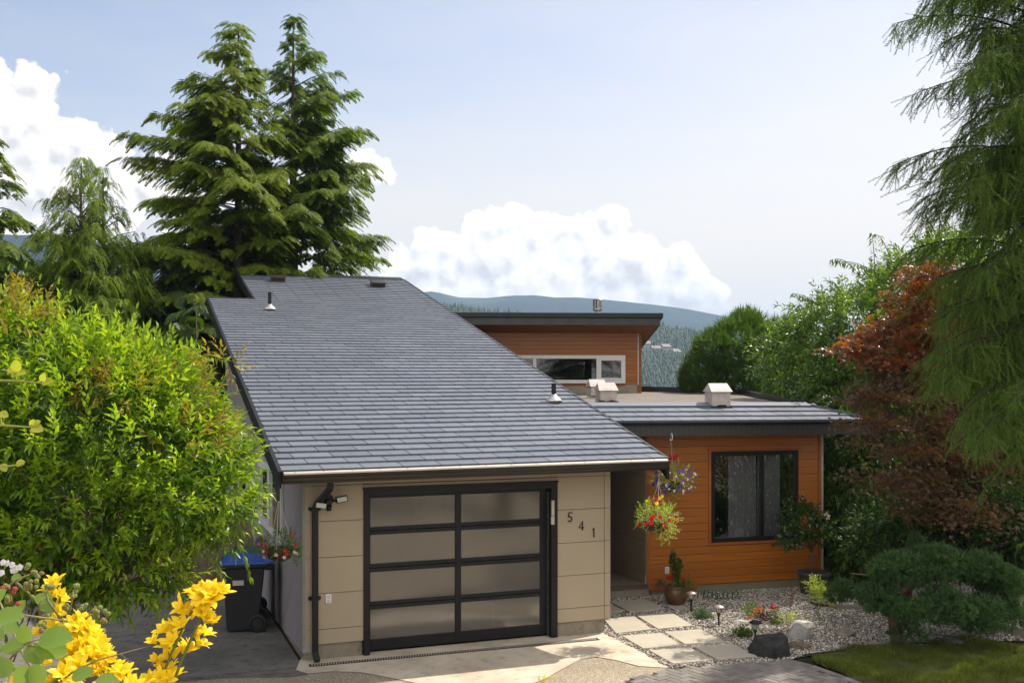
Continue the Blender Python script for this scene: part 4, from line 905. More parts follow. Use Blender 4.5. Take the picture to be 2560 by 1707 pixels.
# large bright shrub on the left
M['twig'] = simple('twig', (.13, .09, .05), .8, var=.3)
M['bush'] = leaf('weigela_leaves', [(.05, .105, .006), (.12, .20, .009), (.22, .31, .012), (.36, .42, .02)], tcols=[(.20, .40, .01), (.36, .58, .015), (.52, .70, .02), (.68, .78, .03)], tf=.46, patch=.9, rough=.33, spec=.5)
M['bushdark'] = leaf('inner_leaves', [(.04, .09, .008), (.075, .15, .012), (.11, .20, .015)], tf=.35, patch=1.2, rough=.4)  # darker copy of the leaf colours, painting the shade inside the shrub
M['bronze'] = leaf('bronze_leaves', [(.16, .12, .02), (.24, .17, .03), (.30, .24, .04), (.24, .27, .03)], tf=.4, patch=2)
sb = veg_thing('shrub', 'huge bright green leafy shrub filling the left side before the grey wall', 'shrub', P(230, 1550, 11.3))
BE = [E(250, 1130, 11.4, 285, 275, 1.2), E(60, 985, 11.6, 215, 200, 1.1), E(-120, 1130, 11.2, 260, 320, 1.3), E(455, 1195, 11.3, 142, 182, .9), E(390, 1025, 11.5, 135, 98, .9), E(190, 1290, 11.1, 240, 190, 1.0), E(560, 1240, 11.3, 58, 85, .5), E(330, 1400, 11.3, 150, 95, .8), E(20, 1400, 11.0, 170, 110, .9), E(290, 965, 11.6, 140, 85, .8)]
T1 = shootT(6, .125, .040, .34, ang=52, seed=1); T2 = shootT(4, .11, .038, .22, ang=58, droop=.25, seed=2)
crown(T1, BE+lump(BE, 5, .33, 3), 3300, M['bush'], sb, updir=.75, lo=.86, hi=1.04, up=-.75, seed=5, name='foliage')
T3 = shootT(4, .155, .052, .26, ang=60, droop=.35, seed=33)
crown(T3, BE, 620, M['bush'], sb, updir=-.1, lo=.9, hi=1.03, up=-.9, seed=34, name='large_leaves')
crown(T2, BE, 2600, M['bush'], sb, updir=.1, lo=.8, hi=1.0, up=-.9, seed=6, name='foliage')
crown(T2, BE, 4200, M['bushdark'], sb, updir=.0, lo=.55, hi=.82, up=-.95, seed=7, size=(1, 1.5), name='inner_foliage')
# upright leaders and bronze patches
r = random.Random(3); Tl = shootT(10, .095, .032, .62, ang=48, seed=9, taper=.5)
tips = [(50, 705), (30, 730), (160, 745), (175, 760), (250, 790), (300, 800), (325, 810), (410, 850), (90, 720), (0, 700), (215, 800), (355, 860), (-60, 720), (130, 790), (270, 830), (460, 930), (380, 870)]
Pl = np.array([tuple(P(u, v+120, 11.5+r.uniform(-.4, .4))) for u, v in tips]); Dl = np.array([(r.uniform(-.12, .12), r.uniform(-.1, .1), 1) for _ in tips])
ML = frames(Dl, U=np.tile([0, -1., 0], (len(tips), 1)), scale=np.array([r.uniform(.85, 1.15) for _ in tips]))
for i in range(len(tips)): V, Fc = stamp(Tl[0], Tl[1], ML[i:i+1], Pl[i:i+1]); npmesh('leader_shoot', V, Fc, M['bush'], sb)
BZ = [E(350, 985, 11.35, 150, 42, .9), E(495, 1100, 11.2, 92, 42, .7), E(545, 915, 11.4, 35, 12, .2), E(50, 800, 11.2, 60, 55, .6), E(130, 1440, 10.9, 40, 40, .4)]
crown(T2, BZ, 560, M['bronze'], sb, updir=.4, lo=.7, hi=1.1, seed=12, name='bronze_foliage')
# arching fringe shoots
for (u0, v0, u1, v1, Y) in [(420, 1350, 560, 1440, 11), (350, 1400, 470, 1510, 11), (250, 1430, 330, 1560, 10.8), (480, 1280, 610, 1340, 11.2), (560, 1150, 640, 1190, 11.3), (590, 1080, 650, 1110, 11.3), (450, 930, 560, 900, 11.4), (560, 1290, 625, 1440, 11.2), (540, 1290, 640, 1330, 11.2), (400, 1420, 520, 1500, 11), (300, 1460, 400, 1545, 10.9), (200, 1480, 260, 1590, 10.7)]:
    Pa_, Da_ = [], []; a, b = P(u0, v0, Y), P(u1, v1, Y-.2); n_ = max(5, int((b-a).length/.05)); pts = ribbon_curve(a, b, .10, n_); mb = MB(); mb.tube([Vector(p) for p in pts[::2]], .004, 4, cap=False); mb.build('shoot_stem', M['twig'], sb)
    for i, p in enumerate(pts):
        d = pts[min(i+1, n_-1)]-pts[max(0, i-1)]; d = d/np.linalg.norm(d)
        for sg in (-1, 1): Pa_.append(p); Da_.append(d+np.array([0, sg*.3, sg*.65-.35])+rng.normal(0, .2, 3))
    V, Fc = stamp(leafT(.105, .036, .2), LFF, frames(np.array(Da_), roll=.6, scale=rng.uniform(.75, 1.15, len(Da_))), np.array(Pa_)); npmesh('hanging_shoot', V, Fc, M['bush'], sb)
mb = MB()
for _ in range(46):
    d = np.array([rng.normal(0, 1), rng.normal(-.3, .5), rng.uniform(.2, 1.3)]); d /= np.linalg.norm(d); b0 = Vector(P(230, 1500, 11.4)); e = b0+Vector(d)*rng.uniform(1.2, 2.1); mb.tube([b0, b0.lerp(e, .5)+Vector((0, 0, .15)), e], [.02, .012, .005], 5, cap=False)
mb.build('stem', M['twig'], sb)
# ---- fence and gate behind the bins ----
def fence():
    f0 = A(-4.8, -5.9, 0); fr = Fr((f0.x, f0.y), ANG-4); th = empty('fence', f0, 'brown vertical board fence behind the bins, between shrub and grey wall', 'fence')
    rr_ = random.Random(2); x_ = 0
    while x_ < 4.9:
        mb = MB(); mb.box(fr, x_, x_+.135, 0, .02, .08, 1.75+rr_.uniform(-.01, .01)); mb.build('board', M['fence'], th); x_ += .143
    for z in (.35, 1.45): MB().box(fr, 0, 4.9, -.05, -.001, z, z+.09).build('rail', M['fence'], th)
    for x_ in (.0, 2.4, 4.8): MB().box(fr, x_, x_+.1, -.16, -.052, -.2, 1.8).build('post', M['fence'], th)
    MB().box(fr, 0, 4.9, .0, .03, -.1, .07).build('kick_board', M['fence'], th)
M['fence'] = simple('brown_fence_stain', (.17, .12, .075), .8, var=.25, scale=6); fence()
# ---- cherry / broad leaf trees on the right ----
M['cherry'] = leaf('cherry_leaves', [(.025, .06, .010), (.05, .10, .014), (.09, .16, .02), (.17, .25, .03)], tcols=[(.12, .26, .012), (.22, .38, .015), (.36, .50, .02)], tf=.36, patch=.8, rough=.32, spec=.55)
M['deepshade'] = leaf('shade_darkened_leaves', [(.015, .035, .010), (.03, .06, .014), (.05, .09, .02)], tf=.25, rough=.6, spec=.15)  # leaf colour darkened to stand in for the deep shade behind the juniper
M['thuja'] = leaf('cypress_sprays', [(.03, .065, .012), (.06, .11, .016), (.10, .16, .02)], tf=.38, patch=1.2)
def limbs(th, base, tops, r0, mat, n_=6, seed=0):
    r = random.Random(seed); mb = MB(); base = Vector(base)
    for t_ in tops:
        t_ = Vector(t_); k = base+Vector((0, 0, (t_.z-base.z)*.35)); mid = k.lerp(t_, .5)+Vector((r.uniform(-.2, .2), r.uniform(-.2, .2), .1))
        mb.tube([base, k, mid, t_], [r0, r0*.75, r0*.4, r0*.12], 7)
    mb.build('trunk', mat, th, smooth=True)
Tch = shootT(6, .16, .055, .42, ang=72, droop=.35, opp=True, curve=.25, seed=4)
def cherry(label, base, ells, n, seed, mat='cherry', shoots=()):
    th = veg_thing('broadleaf_tree', label, 'tree', base)
    limbs(th, base, [e[0] for e in ells], .12, M['bark'], seed=seed)
    crown(Tch, ells, n, M[mat], th, updir=-.15, lo=.72, hi=1.04, up=-.8, seed=seed, size=(.7, 1.15), jit=.45, grav=.1)
    if shoots:
        Pq, Dq = [], []
        for (u0, v0, u1, v1, Y) in shoots:
            a, b = np.array(P(u0, v0, Y)), np.array(P(u1, v1, Y)); n_ = max(8, int(np.linalg.norm(b-a)/.055)); pts = ribbon_curve(a, b, .12, n_)
            mbx = MB(); mbx.tube([Vector(p) for p in pts[::2]], [.012*(1-.7*i/len(pts[::2])) for i in range(len(pts[::2]))], 4, cap=False); mbx.build('shoot', M['twig'], th)
            for i, p in enumerate(pts):
                d = pts[min(i+1, n_-1)]-pts[max(0, i-1)]; d = d/np.linalg.norm(d)
                for sg in (-1, 1): Pq.append(p); Dq.append(d*.5+np.array([sg*.55, rng.normal(0, .3), -.75])+rng.normal(0, .15, 3))
        V, Fc = stamp(leafT(.15, .05, .2), LFF, frames(np.array(Dq), roll=.7, scale=rng.uniform(.7, 1.1, len(Dq))), np.array(Pq)); npmesh('shoot_leaves', V, Fc, M[mat], th)
    return th
cherry('leafy green cherry tree with long drooping leaves rising behind the red maple', (8.6, 22.5, -1.2), [E(2230, 800, 22, 130, 120, 1.6), E(2110, 830, 21.5, 95, 95, 1.3), E(2330, 720, 22, 120, 110, 1.4), E(2170, 950, 21, 120, 90, 1.2), E(2050, 900, 21.5, 70, 80, .9), E(2450, 700, 22.5, 150, 120, 1.5), E(2300, 950, 21.5, 150, 120, 1.4), E(2120, 960, 21, 90, 70, 1.0), E(1985, 900, 22.5, 70, 80, .9), E(2030, 830, 22.5, 60, 60, .8)], 6000, 61,
       shoots=[(2190, 720, 2180, 582, 21.5), (2230, 700, 2270, 640, 21.8), (2150, 690, 2082, 648, 21.5), (2200, 690, 2082, 656, 21.6), (2080, 800, 1982, 733, 21.3), (2060, 850, 1990, 760, 21.3), (2230, 660, 2190, 585, 21.6), (2320, 640, 2300, 600, 22), (2120, 770, 2075, 700, 21.4)])
cherry('shaded broadleaf tree with big dull leaves beside the cedar wall corner', (7.4, 19.6, -.6), [E(2140, 1180, 19.6, 75, 110, .8), E(2230, 1260, 19.4, 100, 110, .8), E(2160, 1320, 19.2, 80, 60, .6), E(2110, 1080, 20, 60, 60, .7), E(2330, 1180, 19.6, 130, 130, .9), E(2180, 1060, 20.2, 100, 70, .9), E(2110, 1400, 19.5, 60, 60, .6)], 3000, 62)
cherry('dark green leafy shrub in the shade between the maple trunk and the juniper', (6.4, 16.9, -.1), [E(2330, 1330, 16.6, 120, 70, .7), E(2450, 1320, 16.4, 110, 90, .7), E(2230, 1340, 17, 70, 60, .6), E(2540, 1350, 16.4, 80, 100, .7)], 1500, 65, mat='deepshade')
TS = starT(14, .22, .012, .75, 3)
th = veg_thing('cypress_tree', 'dense dark green cypress with several pointed tops behind the flat roof', 'tree', P(1850, 1010, 27)+Vector((0, 0, -4)))
CE = [E(1790, 890, 27, 50, 60, 1.0), E(1870, 870, 27.5, 60, 80, 1.1), E(1900, 930, 27, 95, 100, 1.3), E(1960, 880, 26.5, 55, 75, 1.0), E(1760, 940, 27, 50, 55, .9), E(2010, 960, 26, 80, 80, 1.1), E(1830, 960, 27, 80, 70, 1.0), E(1735, 960, 27.3, 28, 40, .6), E(1862, 825, 27.5, 34, 48, .6), E(1830, 880, 27, 60, 70, .9), E(1950, 960, 27, 80, 70, 1), E(1770, 990, 27, 60, 50, .8)]
limbs(th, P(1850, 1010, 27)+Vector((0, 0, -4)), [e[0] for e in CE], .12, M['bark'], seed=3)
crown(TS, CE, 13000, M['thuja'], th, updir=.8, lo=.8, hi=1.08, up=-.7, seed=63, size=(.7, 1.3))
# dark hedge / trees closing the right side behind the garden
Thg = shootT(5, .11, .04, .3, ang=60, droop=.25, seed=6)
for k, (cs, lb, nm, mt, T_) in enumerate(((
        [E(2240, 1350, 22.5, 190, 190, 1.0), E(2110, 1380, 23, 90, 150, .8), E(2150, 1180, 23.5, 120, 160, .9)], 'dark dense thicket in shade directly behind the bonsai juniper', 'thicket', 'darkcon', Thg),
        ([E(2450, 1200, 20, 160, 230, 1.1), E(2600, 1300, 19, 150, 250, 1.1)], 'dark green cedar hedge behind the right end of the garden', 'hedge', 'darkcon', TS),
        ([E(2420, 950, 23.5, 200, 240, 1.3), E(2650, 1000, 20, 200, 400, 1.5), E(2230, 1010, 24.5, 150, 140, 1.2), E(2440, 1200, 23, 200, 200, 1.2), ((10.7, 17.4, 9.3), (1.7, 1.6, 1.8)), ((13.0, 17.9, 9.5), (1.8, 1.6, 1.8)), ((9.6, 16.6, 6.9), (.9, .9, 1.0))], 'tall dark evergreen mass behind maple and larch, with unseen crowns added for shade', 'evergreen_tree', 'darkcon', TS))):  # last three crowns lie out of view, added to shade lawn and brick path
    b = Vector((cs[0][0][0], cs[0][0][1], -1)); th = veg_thing(nm, lb, nm.replace('_', ' '), b); limbs(th, b, [e[0] for e in cs], .1, M['bark'], seed=k)
    crown(T_, cs, 9000 if T_ is TS else 4500, M[mt], th, updir=.3, lo=.8, hi=1.05, up=-.9, seed=70+k, size=(1.2, 2.0))
# ---- Japanese maple ----
def mapleT(n_, R_, leafr, seed):
    r = np.random.default_rng(seed); V = []; Fc = []
    for i in range(n_):
        p = np.array([r.normal(0, R_*.45), r.normal(0, R_*.45), r.normal(0, R_*.06)]); p[2] -= .35*(p[0]**2+p[1]**2)/R_; a0_ = r.uniform(0, 6.28); t1_, t2_ = r.normal(0, .3, 2); s_ = leafr*r.uniform(.7, 1.2); b = len(V); V.append(p)
        k = 0
        for j, l in enumerate((.55, .85, 1.0, .85, .55)):
            a = a0_+(j-2)*.72
            for da, q in ((-.36, .34), (0, 1.0)):
                x_, y_ = math.cos(a+da)*l*q*s_, math.sin(a+da)*l*q*s_; V.append(p+np.array([x_, y_, x_*t1_+y_*t2_-.25*s_*q*q]))
        a = a0_+2*.72+.36; x_, y_ = math.cos(a)*.2*s_, math.sin(a)*.2*s_; V.append(p+np.array([x_, y_, 0]))
        for j in range(10): Fc.append((b, b+1+j, b+2+j))
    return np.array(V), np.array(Fc)
M['maple'] = leaf('red_maple_leaves', [(.05, .035, .015), (.09, .042, .018), (.16, .05, .016), (.32, .085, .015)], tcols=[(.20, .12, .015), (.48, .14, .012), (.90, .28, .012)], tf=.36, patch=1.2, rough=.35, spec=.5)
M['maplelow'] = leaf('shaded_maple_leaves', [(.05, .032, .020), (.085, .05, .032), (.12, .065, .04), (.11, .10, .03)], tcols=[(.20, .13, .03), (.40, .18, .03), (.42, .36, .05)], tf=.3, patch=1.2, rough=.4, spec=.4)  # lower crown's shade is put into these browner, darker leaf colours
mb_ = G(2420, 1600); mb_.y = 16.0; mb_.x = .45*16
mp = veg_thing('maple_tree', 'layered red and bronze maple overhanging the right roof corner', 'tree', (mb_.x, mb_.y, -.05))
TM = mapleT(22, .26, .070, 1); TM2 = mapleT(20, .26, .068, 2)
def pad(u, v, Y, ru, rv, ry): return E(u, v, Y, ru, rv, ry)
up_p = [pad(2330, 690, 17, 90, 32, .9), pad(2290, 740, 16.8, 80, 30, .8), pad(2230, 835, 16.5, 110, 32, .9), pad(2140, 870, 16.3, 65, 20, .5), pad(2330, 800, 16.8, 130, 50, 1.0), pad(2250, 900, 16.5, 130, 34, .9), pad(2380, 880, 16.8, 130, 60, 1.1), pad(2430, 760, 17.2, 130, 70, 1.1)]
lo_p = [pad(2230, 985, 16.2, 140, 38, .9), pad(2330, 1050, 16, 180, 45, 1.0), pad(2190, 1055, 15.8, 105, 28, .7), pad(2260, 1120, 15.6, 120, 34, .8), pad(2400, 1160, 15.6, 160, 55, 1.0), pad(2240, 1200, 15.5, 110, 34, .7), pad(2380, 1270, 15.3, 150, 45, .9), pad(2190, 985, 16, 80, 22, .5), pad(2500, 1050, 16, 160, 90, 1.1), pad(2290, 950, 16.6, 130, 40, .9)]
limbs(mp, (mb_.x, mb_.y, -.05), [e[0] for e in up_p+lo_p], .04, simple('maple_bark', (.03, .022, .018), .9, var=.3, spec=.1), seed=9)
crown(TM, up_p, 950, M['maple'], mp, updir=0, lo=.3, hi=1.05, up=-1, seed=81, size=(.7, 1.15), jit=.3, flat=.9)
crown(TM2, lo_p, 950, M['maplelow'], mp, updir=0, lo=.3, hi=1.05, up=-1, seed=82, size=(.7, 1.15), jit=.3, flat=.9, name='lower_crown')
# ---- larch with hanging twigs, near right ----
M['larch'] = leaf('larch_needles', [(.035, .070, .018), (.06, .105, .022), (.10, .155, .028), (.17, .22, .025)], tf=.4, patch=2.2, rough=.5, spec=.25)
lb = Vector((4.9, 9.2, .6)); la = veg_thing('larch_tree', 'tall larch with hanging feathery needle twigs along the right edge', 'tree', lb)
def twigT(nt, nn, L_, nl, seed, wd=.0022):
    r = np.random.default_rng(seed); V = []; Fc = []
    for i in range(nt):
        y_ = L_*(i+.5)/nt
        for j in range(nn):
            ph = r.uniform(0, 6.28); a = r.uniform(.45, 1.15); d = np.array([math.sin(a)*math.cos(ph), math.cos(a), math.sin(a)*math.sin(ph)]); s_ = norm(np.cross(d, r.normal(0, 1, 3)))*wd; b = len(V)
            o_ = np.array([0, y_, 0]); V += [o_+s_, o_-s_, o_+d*nl*r.uniform(.7, 1.1)]; Fc.append((b, b+1, b+2))
    s_ = wd*1.3; b = len(V); V += [np.array([s_, 0, 0]), np.array([-s_, 0, 0]), np.array([0, L_*1.03, 0])]; Fc.append((b, b+1, b+2)); b = len(V); V += [np.array([0, 0, s_]), np.array([0, 0, -s_]), np.array([0, L_*1.03, 0])]; Fc.append((b, b+1, b+2))
    return np.array(V), np.array(Fc)
TW = twigT(16, 5, .32, .030, 1, .0026)
r = np.random.default_rng(5); mb = MB(); mb.tube([lb, lb+Vector((0, 0, 3)), lb+Vector((.05, 0, 9))], [.20, .16, .05], 10)
Pq, Dq, Sq = [], [], []
boughs = [(2236, 60, 8.2), (2300, 20, 8.0), (2296, 232, 8.1), (2225, 418, 8.0), (2300, 500, 8.0), (2285, 540, 7.8), (2270, 628, 7.9), (2330, 700, 7.7), (2340, 800, 7.6), (2330, 880, 7.5), (2360, 960, 7.4), (2400, 1040, 7.3), (2440, 1100, 7.2), (2430, -60, 8.2), (2370, 100, 8.1), (2400, 320, 8), (2380, 430, 8.2)]
for _ in range(105):
    v_ = r.uniform(-80, 1130); e_ = np.interp(v_, [-80, 0, 200, 250, 420, 600, 700, 900, 1000, 1130], [2330, 2330, 2390, 2420, 2350, 2370, 2350, 2350, 2400, 2470]); boughs.append((r.uniform(e_, 2560), v_, r.uniform(7.2, 10.2)))
extra = []
for _ in range(60): extra.append(('w', r.uniform(-1.3, 1.3), r.uniform(1.6, 9.0), r.uniform(1.0, 2.3)))
for bb in boughs+extra:
    if bb[0] == 'w': tip = np.array([lb.x+math.cos(bb[1])*bb[3], lb.y+math.sin(bb[1])*bb[3], bb[2]])
    else: (u, v, Y) = bb; tip = np.array(P(u, v, Y))
    st = np.array([lb.x+r.uniform(-.1, .1), lb.y-.1, tip[2]+r.uniform(-.1, .35)]); Lb = np.linalg.norm(tip-st)
    n_ = max(8, int(Lb/.05)); pts = ribbon_curve(st, tip, .09+.05*Lb, n_); mb.tube([Vector(p) for p in pts[::3]]+[Vector(pts[-1])], [.014*(1-.8*i/(len(pts[::3]))) for i in range(len(pts[::3])+1)], 4, cap=False)
    for i in range(int(n_*.25), n_, 3):     # second-order branchlets, each with its own hanging twigs
        f = i/n_; d = pts[min(i+1, n_-1)]-pts[i-1]; d = d/np.linalg.norm(d); side = np.array([-d[1], d[0], 0])*r.choice([-1, 1]); dl = d*.7+side*r.uniform(.2, .9)+np.array([0, 0, r.uniform(-.5, .25)]); lb_ = r.uniform(.18, .5)*(1.15-.7*f)
        q = pts[i]+np.outer(np.linspace(0, 1, 7), dl*lb_); q[:, 2] -= np.linspace(0, 1, 7)**2*lb_*r.uniform(.2, .6); mb.tube([Vector(p) for p in q[::2]], .0025, 3, cap=False)
        for qq in range(1, 7):
            for k in range(2): Pq.append(q[qq]+r.normal(0, .01, 3)); Dq.append(dl*r.uniform(.2, .9)+r.normal(0, .25, 3)+np.array([0, 0, -r.uniform(.2, 1.0)])); Sq.append(r.uniform(.25, .75))
    for i in range(int(n_*.12), n_):
        f = i/n_
        for k in range(1 if i % 3 else 2):
            d = pts[min(i+1, n_-1)]-pts[i-1]; d = d/np.linalg.norm(d); side = np.array([-d[1], d[0], 0])*(1 if k else -1)
            Pq.append(pts[i]+side*r.uniform(0, .12)*(1-f)); Dq.append(d*(.35+.5*f)+side*r.uniform(0, .5)+r.normal(0, .15, 3)+np.array([0, 0, -r.uniform(.3, 1.1)])); Sq.append((.45+.75*math.sin(min(1, (1-f)*2.2+.12)*1.57))*r.uniform(.6, 1.15))
Dq = np.array(Dq); V, Fc = stamp(TW[0], TW[1], frames(Dq, scale=np.array(Sq)), np.array(Pq)); mb.build('trunk', simple('larch_bark', (.03, .022, .016), .95, var=.4, spec=.1), la, smooth=True); npmesh('crown', V, Fc, M['larch'], la); print('larch', len(Fc))
# ---- cloud-pruned juniper ----
M['juniper'] = leaf('juniper_foliage', [(.025, .065, .030), (.05, .11, .042), (.085, .15, .045), (.22, .30, .045)], tf=.3, patch=2.5, rough=.55, spec=.3)
TJ = starT(16, .075, .008, .95, 8)
jb = G(2248, 1615); ju = veg_thing('juniper_tree', 'cloud-pruned blue-green juniper with bent trunk at the lawn edge', 'tree', jb)
JE = [E(2260, 1415, 14.6, 75, 38, .5), E(2350, 1400, 14.7, 85, 36, .6), E(2440, 1410, 14.8, 75, 36, .5), E(2200, 1430, 14.5, 30, 26, .25), E(2500, 1450, 14.9, 50, 38, .4), E(2300, 1440, 14.5, 80, 25, .4), E(2185, 1495, 14.5, 45, 34, .35), E(2225, 1500, 14.4, 28, 36, .25), E(2290, 1525, 14.2, 70, 32, .4), E(2370, 1515, 14.3, 80, 42, .5), E(2450, 1530, 14.4, 80, 48, .5), E(2520, 1530, 14.6, 45, 50, .4), E(2270, 1585, 14.2, 42, 14, .2), E(2095, 1480, 15.6, 34, 24, .3), E(2290, 1350, 15.5, 20, 14, .2)]
crown(TJ, lump(JE, 9, .40, 5), 17000, M['juniper'], ju, updir=.6, lo=.8, hi=1.1, up=-.6, seed=91, size=(.6, 1.05)); crown(TJ, JE, 2500, M['juniper'], ju, updir=.1, lo=.5, hi=.84, up=-1, seed=92, size=(1, 1.5), name='inner_crown')
mb = MB(); q = lambda u, v, Y=14.5: P(u, v, Y)
mb.tube([jb, q(2238, 1580), q(2232, 1530), q(2238, 1500), q(2252, 1475), q(2275, 1462), q(2300, 1458)], [.11, .085, .075, .07, .06, .05, .03], 8); mb.tube([q(2240, 1590), q(2262, 1555), q(2268, 1530, 14.4), q(2320, 1520, 14.3), q(2400, 1530, 14.4)], [.06, .055, .05, .04, .02], 7)
mb.tube([q(2300, 1458), q(2360, 1430, 14.6), q(2450, 1440, 14.8)], [.03, .03, .015], 6); mb.tube([q(2240, 1500), q(2190, 1460, 14.9), q(2150, 1478, 15.2), q(2100, 1490, 15.6)], [.035, .022, .016, .01], 6); mb.tube([q(2190, 1440, 14.9), q(2160, 1436, 15), q(2125, 1432, 15.1)], [.02, .014, .008], 5); mb.tube([q(2280, 1440), q(2265, 1385, 15), q(2290, 1360, 15.4)], [.02, .014, .008], 5)
mb.build('trunk', simple('juniper_bark', (.12, .085, .06), .9, var=.5, scale=16, bump=.8), ju, smooth=True)
# ================= LOOSE OBJECTS =================
M['terracotta'] = None
def potmat():
    m = NT('glazed_brown_pot'); n = m.noise(7, 5, .7); c = m.ramp(n, [(.3, (.045, .025, .015)), (.55, (.12, .055, .025)), (.75, (.22, .105, .04))]); m.pbr(c, .32, spec=.6); return m.mat
M['pot'] = potmat(); M['darkpot'] = simple('dark_grey_pot', (.065, .058, .058), .5, var=.2); M['soilm'] = simple('potting_soil', (.05, .03, .02), .95, var=.6, scale=50)
M['red'] = leaf('red_petals', [(.45, .008, .010), (.62, .012, .012)], tcols=[(.7, .02, .02)]*2, tf=.3, rough=.5); M['violet'] = leaf('violet_petals', [(.10, .04, .34), (.18, .09, .5)], tcols=[(.25, .12, .7)]*2, tf=.3, rough=.5)
M['whitep'] = leaf('white_petals', [(.62, .58, .60), (.75, .70, .70)], tcols=[(.7, .68, .66)]*2, tf=.3, rough=.5); M['yellowp'] = leaf('yellow_petals', [(.90, .60, .010), (.92, .68, .02)], tcols=[(1, .84, .02), (1, .88, .04)], tf=.4, rough=.42, patch=6)
M['orangep'] = leaf('orange_petals', [(.80, .24, .006), (.88, .32, .01)], tcols=[(.9, .35, .01)]*2, tf=.3); M['pinkp'] = leaf('pale_pink_petals', [(.72, .45, .42), (.72, .62, .55)], tf=.3)
M['lime'] = leaf('lime_foliage', [(.16, .22, .03), (.30, .36, .07), (.50, .52, .18)], tf=.4, patch=6); M['midgreen'] = leaf('pot_foliage', [(.05, .10, .02), (.10, .17, .03), (.16, .24, .05)], tf=.35, patch=5)
M['sage'] = leaf('sage_green_mound', [(.09, .14, .08), (.14, .20, .12)], tf=.25, patch=5); M['purpleleaf'] = leaf('purple_leaves', [(.045, .018, .022), (.10, .04, .045)], tf=.25, patch=5); M['camellia'] = leaf('camellia_leaves', [(.02, .045, .010), (.04, .085, .015), (.07, .13, .02)], tf=.3, rough=.22, spec=.7, patch=4)
# ---- wheelie bins ----
def bin_(c, rz, label, lidcol, gr):
    th = empty('wheelie_bin', c, label, 'bin', gr); fr = Fr((c.x, c.y), rz); z = c.z; mb = MB()
    def bx(t0, t1, n0, n1, za, T0, T1, N0, N1, zb): mb.hexa([fr(t0, n1, za), fr(t1, n1, za), fr(t1, n0, za), fr(t0, n0, za), fr(T0, N1, zb), fr(T1, N1, zb), fr(T1, N0, zb), fr(T0, N0, zb)])
    bx(.05, .50, -.48, -.04, z+.02, 0, .60, -.56, 0, z+.94); bx(-.02, .64, -.58, .02, z+.945, -.03, .65, -.59, .03, z+1.0)
    bx(.6, .72, -.5, -.06, z+.9, .6, .74, -.5, -.06, z+.985)
    mb.build('body', M['binbody'], th, bevel=.018)
    mb = MB(); bx(-.035, .66, -.60, .04, z+1.005, -.02, .70, -.585, .025, z+1.045); bx(.03, .60, -.55, -.01, z+1.046, .10, .52, -.50, -.06, z+1.085); bx(.66, .74, -.54, -.02, z+.99, .68, .76, -.53, -.03, z+1.04)
    for k in range(3): bx(.12+k*.16, .16+k*.16, -.5, -.06, z+1.084, .125+k*.16, .155+k*.16, -.49, -.07, z+1.098)
    mb.build('lid', simple('bin_lid_'+gr[:1]+str(lidcol[2])[:4], lidcol, .42, var=.1), th, bevel=.012)
    for n_ in (.0, -.56):
        mb = MB(); cw = fr(.50, n_, z+.13)
        def ring(r_, n2): return [fr(.50+r_*math.cos(a), n2, z+.13+r_*math.sin(a)) for a in [i*6.2832/24 for i in range(24)]]
        prof = [(.0, .035), (.075, .035), (.085, .02), (.10, .02), (.11, .04), (.13, .035), (.132, .0), (.12, -.015), (0, -.015)]
        vs = []; 
        for r_, dn in prof: vs += ring(max(r_, .002), n_+dn)
        mb.add(vs, [(i*24+j, i*24+(j+1) % 24, (i+1)*24+(j+1) % 24, (i+1)*24+j) for i in range(len(prof)-1) for j in range(24)]); mb.build('wheel', M['binbody'], th)
    return th, fr, z
M['binbody'] = simple('charcoal_bin_plastic', (.018, .019, .024), .5, var=.2)
b0 = G(557, 1583); th, fr, z = bin_(b0, 12, 'charcoal wheelie bin with a bright blue lid and white label', (.012, .07, .36), 'wheelie bins by the grey wall')
mb = MB(); mb.hexa([fr(.14, .001, z+.70), fr(.30, .001, z+.70), fr(.30, -.02, z+.70), fr(.14, -.02, z+.70), fr(.14, .010, z+.775), fr(.30, .010, z+.775), fr(.30, -.02, z+.775), fr(.14, -.02, z+.775)]); mb.build('label', M['white'], th)
b1 = fr(-.04, -.80, 0); bin_(b1, 10, 'charcoal wheelie bin with a dark green lid, behind the blue one', (.03, .075, .035), 'wheelie bins by the grey wall')
# ---- flowers helpers ----
def ball(n_, R_, s_, seed):
    r = np.random.default_rng(seed); d = norm(r.normal(0, 1, (n_, 3))); return stamp(leafT(1, .9), LFF, frames(norm(np.cross(d, r.normal(0, 1, (n_, 3)))+d*.5), U=d, scale=s_), d*R_)
BALL = ball(26, .018, .022, 1)
def petunia():
    V = [np.zeros(3)]; Fc = []
    for i in range(10): a = i*.6283; q = 1 if i % 2 else .82; V.append(np.array([q*math.cos(a), .45, q*math.sin(a)]))
    for i in range(10): Fc.append((0, 1+i, 1+(i+1) % 10))
    return np.array(V), np.array(Fc)
PET = petunia()
def blooms(th, T, pts, dirs, sc, mat, name='flower', each=True):
    M3 = frames(np.array(dirs, float), scale=np.array(sc)); P3 = np.array(pts, float)
    for i in range(len(P3)):
        V, Fc = stamp(T[0], T[1], M3[i:i+1], P3[i:i+1]); npmesh(name, V, Fc, mat, th)
Tb = shootT(4, .05, .028, .14, ang=62, droop=.2, seed=8); Ts = shootT(4, .032, .02, .10, ang=62, droop=.2, seed=10)
